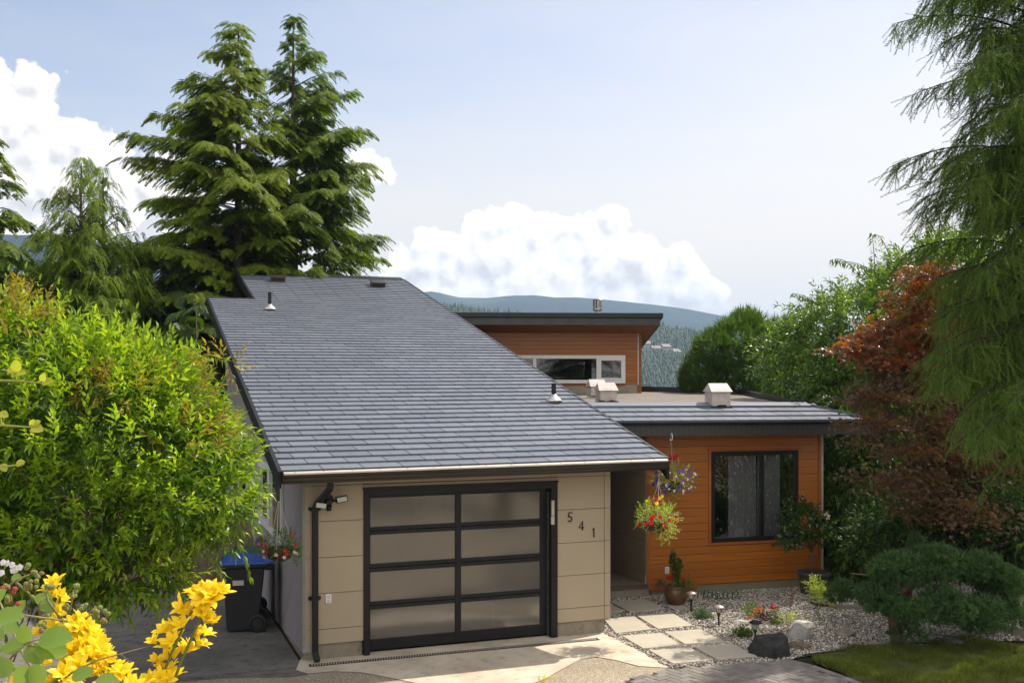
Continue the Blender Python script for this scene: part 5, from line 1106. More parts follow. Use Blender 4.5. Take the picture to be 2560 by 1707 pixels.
def hang(th, top, c, R_, z_rim, mat, n_=3):
    mb = MB(); j = Vector(top)+Vector((0, 0, -.12)); mb.tube([Vector(top)+Vector((.015, 0, .0)), Vector(top)+Vector((.02, 0, .03)), Vector(top), j], .004, 5)
    for k in range(n_):
        a = k*6.283/n_+.5; mb.tube([j, Vector((c[0]+R_*math.cos(a), c[1]+R_*math.sin(a), z_rim))], .003, 4)
    mb.build('hanger', mat, th)
def basket(label, c, top, R_, bowl_r, folT, fol, n_, mats, sets, seed, bowl=True, trail=()):
    c = Vector(c); th = empty('hanging_basket', c, label, 'basket', 'hanging flower baskets'); r = np.random.default_rng(seed)
    if bowl:
        MB().lathe(c, [(bowl_r*.35, -bowl_r*.95), (bowl_r*.75, -bowl_r*.75), (bowl_r*.95, -bowl_r*.35), (bowl_r, 0), (bowl_r*.93, .0), (bowl_r*.8, -.04)], 20).build('bowl', M['coir'], th, smooth=True)
    hang(th, top, c, bowl_r*.95, c.z, M['white'] if top[2] < 2.6 else M['steel'])
    ells = [((c.x, c.y, c.z+R_*.22), (R_, R_, R_*.62))]+[((c.x+a, c.y+b, c.z+d), (e, e, f)) for a, b, d, e, f in trail]
    crown(folT, ells, n_, mats, th, updir=.15, lo=.35, hi=1.05, up=-.95, seed=seed, size=(.7, 1.2), name='foliage')
    for (T, cnt, s_, mat, zr, rr_) in sets:
        az = r.uniform(3.4, 6.1, cnt); z_ = r.uniform(zr[0], zr[1], cnt); k = np.sqrt(np.clip(1-(z_*.85)**2, .1, 1))*rr_
        p = np.stack([c.x+R_*k*np.cos(az), c.y+R_*k*np.sin(az), c.z+R_*.2+R_*z_*.75], 1); d = np.stack([np.cos(az), np.sin(az)-.3, r.uniform(-.1, .6, cnt)], 1)
        blooms(th, T, p, d, np.full(cnt, s_), mat)
    return th
M['coir'] = simple('coir_bowl', (.055, .028, .016), .9, var=.5, scale=40, bump=.6)
basket('hanging basket of red blooms, yellow daisies and pale trailing leaves under the gutter end', P(1640, 1300, 15.25), P(1647, 1188, 15.25), .29, .19, Ts, None, 560, M['lime'],
       [(BALL, 5, 1.25, M['red'], (.75, 1.15), .35), (PET, 12, .034, M['red'], (-.9, .2), 1.08), (PET, 5, .03, M['yellowp'], (.95, 1.4), 1.0), (PET, 14, .014, M['violet'], (-.1, .5), 1.05)], 101, bowl=True, trail=((.13, -.15, -.20, .09, .15), (.1, -.1, -.05, .2, .16)))
basket('hanging basket of purple and white petunias with red geraniums on the cedar wall', P(1682, 1205, 17.5), P(1677, 1085, 17.35), .36, .17, Ts, None, 520, M['lime'],
       [(BALL, 4, 1.4, M['red'], (1.1, 1.45), .5), (PET, 34, .030, M['violet'], (-.9, .7), 1.08), (PET, 24, .024, M['whitep'], (-.9, .6), 1.1)], 102, bowl=True, trail=((-.05, -.1, -.28, .10, .12),))
basket('dark bowl hanging basket with pink, red and violet flowers by the grey wall', P(699, 1368, 13.3), P(697, 1225, 13.35), .24, .18, Ts, None, 420, M['midgreen'],
       [(PET, 9, .026, M['red'], (-.6, .8), 1.1), (PET, 3, .036, M['violet'], (.1, .5), 1.15), (PET, 7, .026, M['pinkp'], (-.9, -.3), 1.2)], 103, bowl=True, trail=((.17, -.08, -.05, .12, .12), (-.2, -.02, .02, .12, .08)))
mb = MB(); p = P(1679, 1083, 17.35); mb.tube([p+Vector((0, 0, 0)), p+Vector((.012, 0, -.05)), p+Vector((.01, 0, -.11)), p+Vector((-.02, 0, -.12)), p+Vector((-.03, 0, -.09))], .006, 5)
tag(mb.build('ceiling_hook', M['white']), 'white S-shaped hook under the dark fascia holding the petunia basket', 'hook')
# ---- pots ----
pc = G(1690, 1513); th = empty('plant_pot', pc, 'round brown glazed pot of red geraniums with a small upright conifer', 'plant pot')
MB().lathe(pc+Vector((0, 0, .02)), [(.10, 0), (.135, .03), (.185, .11), (.20, .18), (.19, .25), (.175, .28), (.19, .30), (.185, .315), (.165, .31), (.16, .27), (.0, .27)], 26, open_ends=True).build('pot', M['pot'], th, smooth=True)
crown(Ts, [((pc.x, pc.y, pc.z+.36), (.17, .17, .10)), ((pc.x+.17, pc.y-.06, pc.z+.33), (.13, .12, .10))], 190, M['midgreen'], th, updir=.5, lo=.3, up=-.6, seed=110, name='foliage')
blooms(th, BALL, [(pc.x-.15, pc.y-.05, pc.z+.50), (pc.x-.08, pc.y-.1, pc.z+.50), (pc.x+.10, pc.y-.1, pc.z+.46), (pc.x-.12, pc.y-.12, pc.z+.47), (pc.x+.13, pc.y-.12, pc.z+.36)], [(0, -.3, 1)]*5, [1.5, 1.3, 1.2, 1.1, .7], M['red'])
Tn = starT(10, .05, .006, .7, 4)
crown(Tn, [((pc.x-.01, pc.y, pc.z+.50), (.05, .05, .16)), ((pc.x-.05, pc.y, pc.z+.72), (.045, .04, .19)), ((pc.x+.06, pc.y, pc.z+.66), (.035, .03, .15))], 420, M['thuja'], th, updir=.9, lo=.4, up=-.9, seed=111, name='dwarf_conifer')
pk = P(2035, 1474, 18.2); pk.z = 0; th = empty('potted_tree', pk, 'lollipop-shaped camellia tree with one pale flower in a dark grey pot', 'potted plant')
MB().lathe(pk, [(.225, 0), (.262, .30), (.265, .33), (.29, .34), (.29, .39), (.27, .395), (.25, .37), (.0, .36)], 30, open_ends=True).build('pot', M['darkpot'], th, smooth=True)
MB().lathe(pk+Vector((0, 0, .362)), [(.25, 0), (.1, .015), (.0, .02)], 20, open_ends=True).build('soil', M['soilm'], th)
cw = P(2010, 1315, 18.1); mb = MB(); bs = pk+Vector((-.03, 0, .36)); fk = P(2030, 1375, 18.1)
mb.tube([bs, fk], [.02, .017], 7)
for u, v in ((1975, 1300), (2000, 1290), (2030, 1285), (2055, 1320), (1985, 1335)): mb.tube([fk, fk.lerp(P(u, v, 18.1), .5)+Vector((0, 0, -.03)), P(u, v, 18.1)], [.013, .010, .005], 5)
mb.build('trunk', M['barkpale'], th, smooth=True)
Tcm = shootT(4, .10, .052, .18, ang=60, droop=.25, seed=12)
crown(Tcm, [E(2008, 1300, 18.1, 44, 34, .30), E(1985, 1335, 18.0, 34, 24, .22), E(2050, 1330, 18.1, 26, 26, .2)], 330, M['camellia'], th, updir=.1, lo=.4, hi=1.05, up=-.9, seed=112, size=(.7, 1.1))
fp = P(2067, 1290, 17.95); dd = norm(rng.normal(0, 1, (9, 3))); blooms(th, ball(16, .02, .055, 3), [tuple(fp)], [(0, -1, .3)], [1.1], M['pinkp'])
# rose bush in low pot and juniper sprig behind
pr = G(2062, 1510); th = empty('rose_bush', pr, 'light green young rose bush in a low black tub before the camellia pot', 'bush')
MB().lathe(pr, [(.20, 0), (.24, .03), (.24, .06), (.2, .05), (0, .04)], 24, open_ends=True).build('tub', M['darkpot'], th, smooth=True)
crown(Ts, [E(2045, 1476, 17.2, 20, 22, .18), E(2062, 1492, 17.1, 26, 18, .2), E(2030, 1458, 17.3, 10, 12, .1)], 320, M['lime'], th, updir=.4, lo=.2, up=-.8, seed=113, name='foliage', size=(.8, 1.5))
# ---- small garden plants ----
def mound(name, label, cat, u, v, ru, rv, T, mat, n_, seed, z0=0, upd=.8, size=(.8, 1.2), grp=None):
    c = G(u, v); th = empty(name, c, label, cat, grp); Y = c.y
    crown(T, [((c.x, c.y, .01), (ru*Y/F, ru*Y/F*.8, rv*Y/F*1.2))], n_, mat, th, updir=upd, lo=.2, hi=1.0, up=-.05, seed=seed, size=size, name='foliage'); return th, c
Tm = starT(12, .05, .007, .8, 14)
mound('ground_plant', 'grey-green low mound in the gravel between two path lights', 'plant', 1755, 1546, 28, 20, Tm, M['sage'], 420, 120)
mound('ground_plant', 'yellow-green low mound in front of the dark-capped path light', 'plant', 1858, 1592, 26, 22, Tm, M['midgreen'], 420, 121)
th, c = mound('marigold', 'orange marigolds on bright green leaves in the gravel bed', 'flowers', 1878, 1542, 20, 26, Ts, M['midgreen'], 110, 122)
blooms(th, BALL, [tuple(P(u, v, c.y-.1)) for u, v in ((1889, 1525), (1873, 1543), (1898, 1522), (1904, 1524), (1888, 1536), (1907, 1520))], [(0, -.5, 1)]*6, [1.5, 1.2, 1.2, 1.2, 1.5, .8], M['orangep'])
mound('ground_plant', 'dark purple leafed plant right of the marigolds', 'plant', 1910, 1558, 18, 18, Tb, M['purpleleaf'], 70, 123)
th, c = mound('geranium', 'single bright red geranium bloom standing in the gravel bed', 'flowers', 1940, 1545, 16, 12, Ts, M['midgreen'], 50, 124)
blooms(th, BALL, [tuple(P(1934, 1516, c.y)), tuple(P(1929, 1517, c.y)), tuple(P(1939, 1517, c.y))], [(0, 0, 1)]*3, [1.3, 1.1, 1.1], M['red']); mb = MB(); mb.tube([c, P(1934, 1518, c.y)], .004, 4); mb.build('stem', M['twig'], th)
mound('ground_plant', 'bright yellow-green leafy clump above the grey pointed rock', 'plant', 1973, 1556, 20, 22, Ts, M['lime'], 110, 125)
mound('ground_plant', 'low green creeping patch left of the bright clump', 'plant', 1940, 1562, 18, 8, Tm, M['midgreen'], 120, 126)
mound('ground_plant', 'sparse strawberry-like plants spreading over gravel toward the juniper', 'plant', 2030, 1552, 46, 16, Ts, M['midgreen'], 60, 127, upd=.3)
c = G(1975, 1540); th = empty('dry_plant', c, 'dry reddish brown twiggy stem standing in the gravel', 'plant'); mb = MB(); tp = P(1979, 1460, c.y); mb.tube([c, c.lerp(tp, .5)+Vector((.02, 0, 0)), tp], [.006, .005, .003], 4)
for k in range(16): p = c.lerp(tp, .15+.8*k/16); mb.tube([p, p+Vector((rng.uniform(-.06, .06), rng.uniform(-.05, .05), rng.uniform(.02, .06)))], .003, 4)
mb.build('stem', simple('dry_stem', (.16, .07, .04), .9), th)
# ---- rocks ----
def rock(label, u, v, w, h, d, mat, seed, sink=.15, tall=1.0, pts=None):
    import bmesh
    c = G(u, v); bm = bmesh.new(); bmesh.ops.create_icosphere(bm, subdivisions=4, radius=1); r = np.random.default_rng(seed)
    co = np.array([v_.co[:] for v_ in bm.verts]); planes = norm(r.normal(0, 1, (9, 3))); planes[:, 2] = abs(planes[:, 2])*.8
    for pl, dd_ in zip(norm(planes), r.uniform(.55, .85, 9)): k = co@pl; co = co-np.outer(np.clip(k-dd_, 0, None)*.9, pl)
    nz = vnoise(co[:, 0]*3, co[:, 1]*3+co[:, 2]*2, seed)*.035+vnoise(co[:, 0]*9, co[:, 2]*9, seed+1)*.012; co = co*(1+nz)[:, None]
    s_ = c.y/F; co *= np.array([w*s_/2/.8, d/2, h*s_/2/.75*1.05]); co += np.array([c.x, c.y+d*.3, h*s_*.36])
    for v_, q_ in zip(bm.verts, co): v_.co = q_
    me = bpy.data.meshes.new('rock'); bm.to_mesh(me); bm.free(); o = link('rock', me, mat, None, False); return tag(o, label, 'rock', 'garden rocks')
def rockmat(name, a, b, c_=None):
    m = NT(name); n = m.noise(9, 7, .7); f = m.noise(3, 3); col = m.ramp(n, [(.3, a), (.7, b)])
    if c_: col = m.mix(m.ramp(f, [(.66, (0, 0, 0)), (.7, (1, 1, 1))]), col, c_)
    m.pbr(col, .85, normal=m.bump(n, .9, .03), spec=.3); return m.mat
rock('large black boulder with yellow lichen at the brick path edge', 1932, 1644, 98, 60, .42, rockmat('black_rock', (.012, .013, .013), (.05, .052, .05), (.16, .12, .02)), 3)
rock('pointed light grey rock behind the black boulder', 2002, 1600, 54, 42, .25, rockmat('grey_rock', (.20, .19, .18), (.38, .36, .34)), 5)
rock('low brown rock beside the black boulder', 1998, 1622, 54, 17, .25, rockmat('brown_rock', (.10, .075, .05), (.20, .15, .10)), 6)
rock('rounded white rock behind the pointed grey one', 2008, 1568, 46, 16, .25, rockmat('white_rock', (.45, .43, .38), (.62, .58, .52)), 7)
rock('small flat pale stone left of the marigolds', 1854, 1559, 36, 9, .16, rockmat('pale_rock', (.42, .40, .34), (.6, .56, .48)), 8)
rock('striped tan rock alone in the gravel near the juniper', 2116, 1592, 42, 24, .2, rockmat('tan_rock', (.13, .11, .08), (.36, .31, .25)), 9)
rock('flat pale stone at the foot of the juniper', 2216, 1616, 44, 11, .2, rockmat('flat_rock', (.30, .30, .30), (.45, .44, .42)), 10)
rock('mossy rock under the right side of the juniper', 2385, 1612, 58, 20, .3, rockmat('shade_rock', (.10, .10, .09), (.22, .21, .19)), 11)
# ---- solar path lights ----
def path_light(u, v, vt, label, capm):
    c = G(u, v); h = (v-vt)*c.y/F; th = empty('path_light', c, label, 'garden light', 'solar lights along the stepping path')
    MB().lathe(c, [(.012, -.02), (.013, h*.5), (.030, h*.52), (.030, h*.57), (.018, h*.58), (.018, h*.62), (.04, h*.64)], 12).build('stake', M['darkmetal'], th, smooth=True)
    MB().lathe(c, [(.036, h*.64), (.042, h*.70), (.048, h*.86)], 14).build('lamp_glass', simple('ribbed_lamp_glass', (.5, .47, .38), .2), th)
    mb = MB()
    for k in range(10): a = k*.628; mb.tube([c+Vector((.038*math.cos(a), .038*math.sin(a), h*.64)), c+Vector((.051*math.cos(a), .051*math.sin(a), h*.87))], .0035, 4)
    mb.build('cage', M['darkmetal'], th)
    MB().lathe(c, [(.05, h*.855), (.088, h*.86), (.090, h*.875), (.070, h*.93), (.035, h*.975), (.01, h)], 20).build('cap', capm, th, smooth=True)
cs = simple('brushed_cap', (.34, .29, .25), .45, .3); path_light(1728, 1530, 1476, 'solar light with steel cap right in front of the brown glazed pot', cs); path_light(1797, 1564, 1511, 'solar light with steel cap standing alone mid gravel', cs); path_light(1888, 1611, 1548, 'solar light with black cap behind the black boulder', M['black'])
# ---- coiled green hose ----
mb = MB(); a, b = G(1745, 1497), G(1845, 1500); n_ = 260; pts = []
for i in range(n_):
    t = i/(n_-1); c = a.lerp(b, t); ph = t*6.283*9; rad = .085+.02*math.sin(t*9); pts.append(c+Vector((.05*math.cos(ph)+.02*math.sin(3*ph*.3), rad*.6*math.cos(ph+.6), .075+rad*math.sin(ph)*.85)))
mb.tube(pts, .0075, 6); tag(mb.build('coiled_hose', simple('green_hose', (.010, .12, .05), .35), smooth=True), 'dark green spiral garden hose lying below the cedar wall', 'hose')
mb = MB(); mb.tube([G(2010, 1640)+Vector((0, 0, .02)), G(2040, 1636)+Vector((0, 0, .025)), G(2090, 1630)+Vector((0, 0, .02)), G(2150, 1619)+Vector((0, 0, .02)), G(2222, 1613)+Vector((0, 0, .02)), G(2300, 1611)+Vector((0, 0, .025)), G(2350, 1614)+Vector((0, 0, .03))], .011, 6); tag(mb.build('edging_strip', M['darkmetal'], smooth=True), 'black plastic edging strip between gravel and lawn', 'edging')
mb = MB(); mb.tube([G(2360, 1617)+Vector((0, 0, .03)), G(2400, 1612)+Vector((0, 0, .04)), G(2440, 1602)+Vector((0, 0, .07)), G(2478, 1590)+Vector((0, 0, .14))], .014, 6); tag(mb.build('garden_pipe', simple('grey_pipe', (.16, .16, .16), .4), smooth=True), 'dark grey pipe rising from the lawn toward the concrete kerb', 'pipe')
mb = MB(); a, b = G(2480, 1578), G(2640, 1612); mb.prism([a+Vector((0, 0, .14)), b+Vector((0, 0, .14)), b+Vector((.25, .55, .14)), a+Vector((.1, .45, .14))], (0, 0, -.2)); tag(mb.build('concrete_kerb', concrete('kerb_concrete', (.30, .27, .22), (.40, .37, .30), .4), bevel=.01), 'low pale concrete kerb at the right end of the gravel', 'kerb')
mb = MB(); a = G(2128, 1522); mb.cube(a, .6, .08, .06, -.3); tag(mb.build('timber_edging', simple('grey_timber', (.22, .19, .15), .9), bevel=.006), 'short weathered timber piece lying left of the juniper trunk', 'timber')
# plug, timer and cable low on the foundation
c = G(1652, 1490); p = P(1650, 1459, 17.95); mb = MB(); mb.cube(p, .07, .05, .08); mb.cube(p+Vector((.05, -.02, -.03)), .05, .05, .07); mb.tube([p+Vector((.06, -.04, -.03)), p+Vector((.04, -.06, -.12)), p+Vector((.08, -.08, -.19)), p+Vector((.16, -.1, -.22))], .005, 5); tag(mb.build('outdoor_socket', M['darkpot'], bevel=.006), 'small black outdoor plug with cable left of the brown pot', 'plug')
# ================= FOREGROUND FLOWERS =================
def tepal_flower(seed, L_=.046, W_=.021, open_=.62):
    r = np.random.default_rng(seed); V = []; Fc = []
    for i in range(6):
        ph = i*1.0472+r.normal(0, .08); op = open_*(1.0 if i % 2 else .85)*r.uniform(.8, 1.15); l = L_*(1 if i % 2 else .93)*r.uniform(.9, 1.08); w_ = W_*(1 if i % 2 else 1.15); b = len(V); e = np.array([math.cos(ph), 0, math.sin(ph)]); s_ = np.array([-math.sin(ph), 0, math.cos(ph)]); ax = np.array([0, 1., 0])
        for f, wf, aa in ((0, .18, .25), (.28, .62, .35), (.55, 1.0, .8), (.8, .72, 1.35), (1.0, .05, 1.9)):
            rad = l*f*math.sin(op*(.55+aa*.5))*1.0; h_ = l*f*math.cos(op*(.3+aa*.35)); m_ = e*rad+ax*h_
            V += [m_-s_*w_*wf*.5+e*.002*wf, m_-e*.0035*wf, m_+s_*w_*wf*.5+e*.002*wf]
        for k in range(4):
            for j in range(2): q = b+k*3+j; Fc += [(q, q+1, q+4), (q, q+4, q+3)]
    return np.array(V), np.array(Fc)
FT = [tepal_flower(s_, open_=o_) for s_, o_ in ((1, .55), (2, .75), (3, .4), (4, .9))]
FM = []
for k, (V, Fc) in enumerate(FT):
    FM.append((V, Fc))
def lily(label, axis, n_, spread, seed, top=None, sc=(.95, 1.25), stems=3):
    r = np.random.default_rng(seed); base = Vector((axis[0][0], axis[0][1]+.05, 1.9)); th = empty('yellow_flower', base, label, 'flowers', 'yellow star-shaped flowers in the foreground')
    ax = np.array([tuple(a) for a in axis]); L_ = len(ax)-1; mb = MB()
    for k in range(stems):
        o_ = Vector((r.normal(0, .012), r.normal(0, .02), 0)); mb = MB(); mb.tube([base+o_]+[Vector(a)+o_ for a in ax], [.005]*(len(ax)+1), 5); mb.build('stem', M['stemg'], th, smooth=True)
    meshes = {}
    for i in range(n_):
        f = (i+r.uniform(0, 1))/n_*L_; a = int(min(f, L_-1e-3)); c = ax[a]+(ax[a+1]-ax[a])*(f-a); tp = f/L_
        w = np.interp(tp, [0, .5, 1], spread); ph = r.uniform(0, 6.283); rad = abs(r.normal(.75, .3)); off_ = np.array([math.cos(ph)*w*rad, math.sin(ph)*w*rad*.8-.01, r.uniform(-.01, .02)])
        d = np.array([math.cos(ph)*.8, math.sin(ph)*.8-.35, .75+.5*tp])+r.normal(0, .2, 3)
        if i >= n_-1: off_ *= .1; d = np.array([.05, -.1, 1.])
        k = r.integers(0, 4); Mx = frames(d[None], roll=3.1, scale=r.uniform(*sc))[0]
        if k not in meshes:
            o = npmesh('flower', FM[k][0], FM[k][1], M['yellowp'], th); meshes[k] = o
        else: o = meshes[k].copy(); COL.objects.link(o)
        mw = Matrix([list(Mx[0])+[c[0]+off_[0]], list(Mx[1])+[c[1]+off_[1]], list(Mx[2])+[c[2]+off_[2]], [0, 0, 0, 1]]); o.matrix_basis = mw
    return th
M['stemg'] = simple('green_stem', (.10, .15, .02), .6)
lily('tall upright spire of golden yellow star flowers, rightmost of the foreground flowers', [P(400, 1760, 3.9), P(440, 1650, 3.9), P(480, 1560, 3.9), P(515, 1500, 3.9), P(530, 1478, 3.9)], 64, [.075, .06, .02], 201)
lily('single narrow spire of yellow flowers rising highest at the left, among the berries', [P(150, 1640, 4.1), P(146, 1560, 4.1), P(140, 1500, 4.1), P(139, 1458, 4.1)], 20, [.05, .03, .008], 202, stems=1)
lily('dense clump of yellow star flowers right of the big bramble leaves', [P(330, 1740, 3.9), P(280, 1700, 3.9), P(250, 1650, 3.9), P(200, 1590, 3.9), P(188, 1562, 3.9)], 50, [.08, .06, .02], 203)
lily('low spreading clump of yellow star flowers at the bottom left', [P(90, 1740, 3.7), P(150, 1690, 3.7), P(200, 1650, 3.75), P(235, 1618, 3.8)], 46, [.09, .09, .03], 204)
lily('short yellow flower cluster at the bottom edge left of the tall spire', [P(290, 1760, 3.6), P(300, 1710, 3.6), P(310, 1690, 3.6)], 8, [.05, .04, .02], 205, stems=1)
sp = P(1360, 1707, 4.0); th = empty('sprout', sp, 'tiny yellow-green shoot tip poking up at the bottom centre over the driveway', 'plant'); mb = MB(); mb.tube([P(1350, 1760, 4), P(1358, 1707, 4), P(1362, 1686, 4)], [.004, .005, .002], 5); mb.tube([P(1356, 1700, 4), P(1375, 1690, 4), P(1394, 1690, 4)], [.004, .003, .001], 5); mb.tube([P(1356, 1706, 4), P(1347, 1696, 4), P(1350, 1686, 4)], [.004, .003, .001], 5); mb.build('stem', simple('yellow_stem', (.55, .50, .03), .5), th, smooth=True)
# brambles
def bleafT(n_=9, L_=1.0, W_=.40, seed=0):
    """toothed pointed oval leaflet with midrib fold"""
    V = [(0, 0, 0)]; r = random.Random(seed); Lf, Rt, Md = [], [], []
    for i in range(n_+1):
        f = i/n_; w_ = W_*math.sin(math.pi*min(1, f**.8))**.75*(1 if i < n_ else 0)+.0; t_ = .012 if i % 2 else -.012; z_ = -.10*f*f
        Md.append((0, f*L_, z_)); Rt.append((w_+t_*(0 < i < n_), f*L_-.02, z_+.06*w_/W_)); Lf.append((-w_-t_*(0 < i < n_), f*L_-.02, z_+.06*w_/W_))
    V = Md+Rt+Lf; m_ = n_+1; Fc = []
    for i in range(n_):
        Fc += [(i, m_+i, m_+i+1), (i, m_+i+1, i+1), (i, i+1, 2*m_+i+1), (i, 2*m_+i+1, 2*m_+i)]
    return np.array(V, float), np.array(Fc)
def blmat():
    m = NT('bramble_leaf'); g = m.t.nodes.new('ShaderNodeNewGeometry'); n = m.noise(30, 4); c = m.ramp(m.math('ADD', m.math('MULTIPLY', g.outputs['Random Per Island'], .7), m.math('MULTIPLY', n, .3)), [(.1, (.06, .13, .02)), (.5, (.13, .22, .035)), (.9, (.20, .27, .05))])
    b = m.n('ShaderNodeBsdfPrincipled', {'Base Color': c, 'Roughness': .5, 'Normal': m.bump(m.noise(160, 3), .4, .002)}); t = m.n('ShaderNodeBsdfTranslucent', {0: (.34, .50, .05)}); mx = m.n('ShaderNodeMixShader', {0: .4}); m.t.links.new(b.outputs[0], mx.inputs[1]); m.t.links.new(t.outputs[0], mx.inputs[2]); m.t.links.new(mx.outputs[0], m.out.inputs[0]); return m.mat
M['bleaf'] = blmat(); BL = bleafT()
br = empty('bramble', P(20, 1760, 3.7), 'blackberry bramble with big toothed leaves and unripe green and red berries at bottom left', 'bramble')
def bl(u, v, Y, du, dv, L_, tilt, name='leaf'):
    d = np.array([[du, -.1, -dv]], float); U = np.array([[0, -1, tilt]], float); V, Fc = stamp(BL[0], BL[1], frames(d, U, scale=L_), np.array([tuple(P(u, v, Y))])); npmesh(name, V, Fc, M['bleaf'], br, smooth=True)
s_ = 3.4/F
for (u, v, Y, du, dv, Lp, tl_) in [(64, 1607, 3.4, -.10, -1, 50, .8), (70, 1610, 3.4, 1, -.42, 0, .8), (60, 1612, 3.4, -1, .12, 62, 1.2), (68, 1614, 3.4, .65, .62, 62, 1.2), (98, 1595, 3.4, 1, -.06, 90, 1.3), (90, 1612, 3.4, 1, .22, 88, 1.5),
                                (-20, 1545, 3.3, 1, -.12, 85, 1.6), (-30, 1620, 3.4, 1, -.1, 40, 1), (130, 1500, 4.0, -1, -.25, 48, 1.0), (105, 1500, 3.9, .8, .7, 44, 1.0), (40, 1530, 3.8, .6, -.8, 40, .8), (160, 1560, 3.9, 1, .0, 52, .2), (175, 1590, 3.9, -1, .1, 54, .9), (140, 1590, 4, .3, -.8, 40, .8), (70, 1665, 3.3, -.5, .9, 70, 1), (85, 1660, 3.3, .25, 1, 66, 1), (180, 1690, 3.3, 1, -.3, 60, 1.2), (240, 1700, 3.3, 1, .1, 64, 1.2), (30, 1440, 4, .9, .2, 28, .8), (-10, 1500, 3.7, .6, -.7, 40, .8), (5, 1600, 3.5, -.6, -.6, 50, 1), (20, 1690, 3.3, -.4, -.9, 60, 1), (215, 1565, 4, .7, .5, 36, 1), (10, 1560, 3.6, .9, .4, 44, 1)]:
    if Lp: bl(u, v, Y, du, dv, Lp*Y/F*1.0, tl_)
mb = MB()
for pts in ([P(-40, 1720, 3.6), P(10, 1660, 3.5), P(64, 1608, 3.4), P(100, 1595, 3.4)], [P(-60, 1540, 3.8), P(60, 1537, 3.8), P(120, 1545, 3.8), P(190, 1555, 3.9), P(240, 1580, 4)], [P(-20, 1480, 3.9), P(20, 1465, 3.9), P(40, 1450, 3.9), P(75, 1435, 3.9)], [P(100, 1700, 3.6), P(60, 1640, 3.6), P(15, 1540, 3.8), P(-10, 1480, 3.9)],
            [P(200, 1575, 4), P(225, 1530, 4), P(240, 1515, 4)], [P(150, 1545, 3.9), P(120, 1500, 3.9), P(112, 1470, 3.9)], [P(170, 1545, 4), P(180, 1500, 4), P(183, 1478, 4)], [P(64, 1608, 3.4), P(90, 1615, 3.4)], [P(40, 1455, 3.9), P(70, 1480, 3.9), P(78, 1490, 3.9)], [P(100, 1545, 3.9), P(98, 1510, 3.9), P(105, 1498, 3.9)]): mb.tube(pts, [.005-.0025*i/len(pts) for i in range(len(pts))], 6)
mb.build('cane', simple('bramble_cane', (.20, .16, .06), .7, var=.4, scale=30), br, smooth=True)
def berry_mesh():
    mb_ = MB(); r = random.Random(2); k = 0
    for i in range(34):
        ph = i*2.39996; z_ = 1-2*(i+.5)/34; q = math.sqrt(1-z_*z_); c = Vector((q*math.cos(ph), q*math.sin(ph), z_))*.0075; mb_.lathe(c, [(.0004, -.0026), (.0022, -.0014), (.0026, .0), (.0022, .0014), (.0004, .0026)], 6)
    return mb_
BMt = {'g': simple('unripe_berry', (.20, .24, .05), .45, var=.4, scale=200), 'r': simple('red_berry', (.36, .05, .04), .35, var=.4, scale=200), 'b': simple('tan_berry', (.26, .17, .07), .5, var=.4, scale=200)}
proto = {}
clus = [(82, 1421, 5, 11, 3.9), (92, 1440, 6, 14, 3.9), (75, 1470, 6, 14, 3.9), (112, 1463, 5, 14, 3.9), (115, 1540, 4, 12, 3.9), (186, 1478, 7, 18, 4), (175, 1515, 5, 14, 4), (245, 1530, 12, 20, 4), (235, 1568, 16, 26, 4), (105, 1565, 5, 12, 3.9), (20, 1475, 6, 18, 3.8), (30, 1500, 8, 16, 3.8), (25, 1660, 4, 14, 3.5), (205, 1520, 3, 10, 4)]
rb = np.random.default_rng(8)
for ci, (u, v, n_, sp_, Y) in enumerate(clus):
    for i in range(n_):
        key = 'r' if ci in (10, 11) and i % 2 else ('b' if i % 5 == 4 else 'g'); pt = P(u+rb.normal(0, sp_*.6), v+rb.normal(0, sp_*.6), Y+rb.uniform(-.05, .05))
        if key not in proto: o = berry_mesh().build('berry', BMt[key], br, smooth=True); proto[key] = o
        else: o = proto[key].copy(); COL.objects.link(o)
        o.matrix_basis = Matrix.Translation(pt) @ Matrix.Scale(rb.uniform(.8, 1.15), 4)
FTw = petunia()
for u, v, Y in ((10, 1406, 3.8), (22, 1408, 3.8), (32, 1412, 3.8), (40, 1420, 3.8), (45, 1424, 3.8), (5, 1432, 3.8), (50, 1418, 3.8), (34, 1426, 3.8)):
    V, Fc = stamp(PET[0], PET[1], frames(np.array([[rb.normal(0, .4), -1, .4]]), roll=1, scale=.013), np.array([tuple(P(u, v, Y))])); npmesh('blossom', V, Fc, M['whitep'], br)
# thin bare twig crossing the flowers, and near out-of-focus sprigs over the shrub
tw_ = empty('dead_branch', P(130, 1720, 3.6), 'thin brown bare twig arching over the yellow flowers to the pavement', 'twig'); mb = MB()
mb.tube([P(130, 1720, 3.6), P(180, 1680, 3.6), P(240, 1650, 3.65), P(300, 1634, 3.7), P(380, 1612, 3.8)], [.004, .0035, .003, .0025, .0015], 5); mb.tube([P(300, 1634, 3.7), P(335, 1660, 3.7), P(345, 1690, 3.7)], [.002, .0018, .001], 5); mb.tube([P(335, 1660, 3.7), P(352, 1645, 3.7)], .0012, 4); mb.build('twig', M['twig'], tw_)
yv = empty('bramble', P(-10, 1010, 5), 'pale yellow-green bramble tips reaching in from the left edge before the shrub', 'bramble'); mb = MB()
for pts in ([P(-40, 950, 5), P(40, 952, 5), P(110, 958, 5)], [P(-40, 1060, 5), P(40, 1065, 5), P(85, 1068, 5)], [P(-30, 1160, 5), P(20, 1165, 5), P(60, 1160, 5)]): mb.tube(pts, [.008, .006, .004], 5)
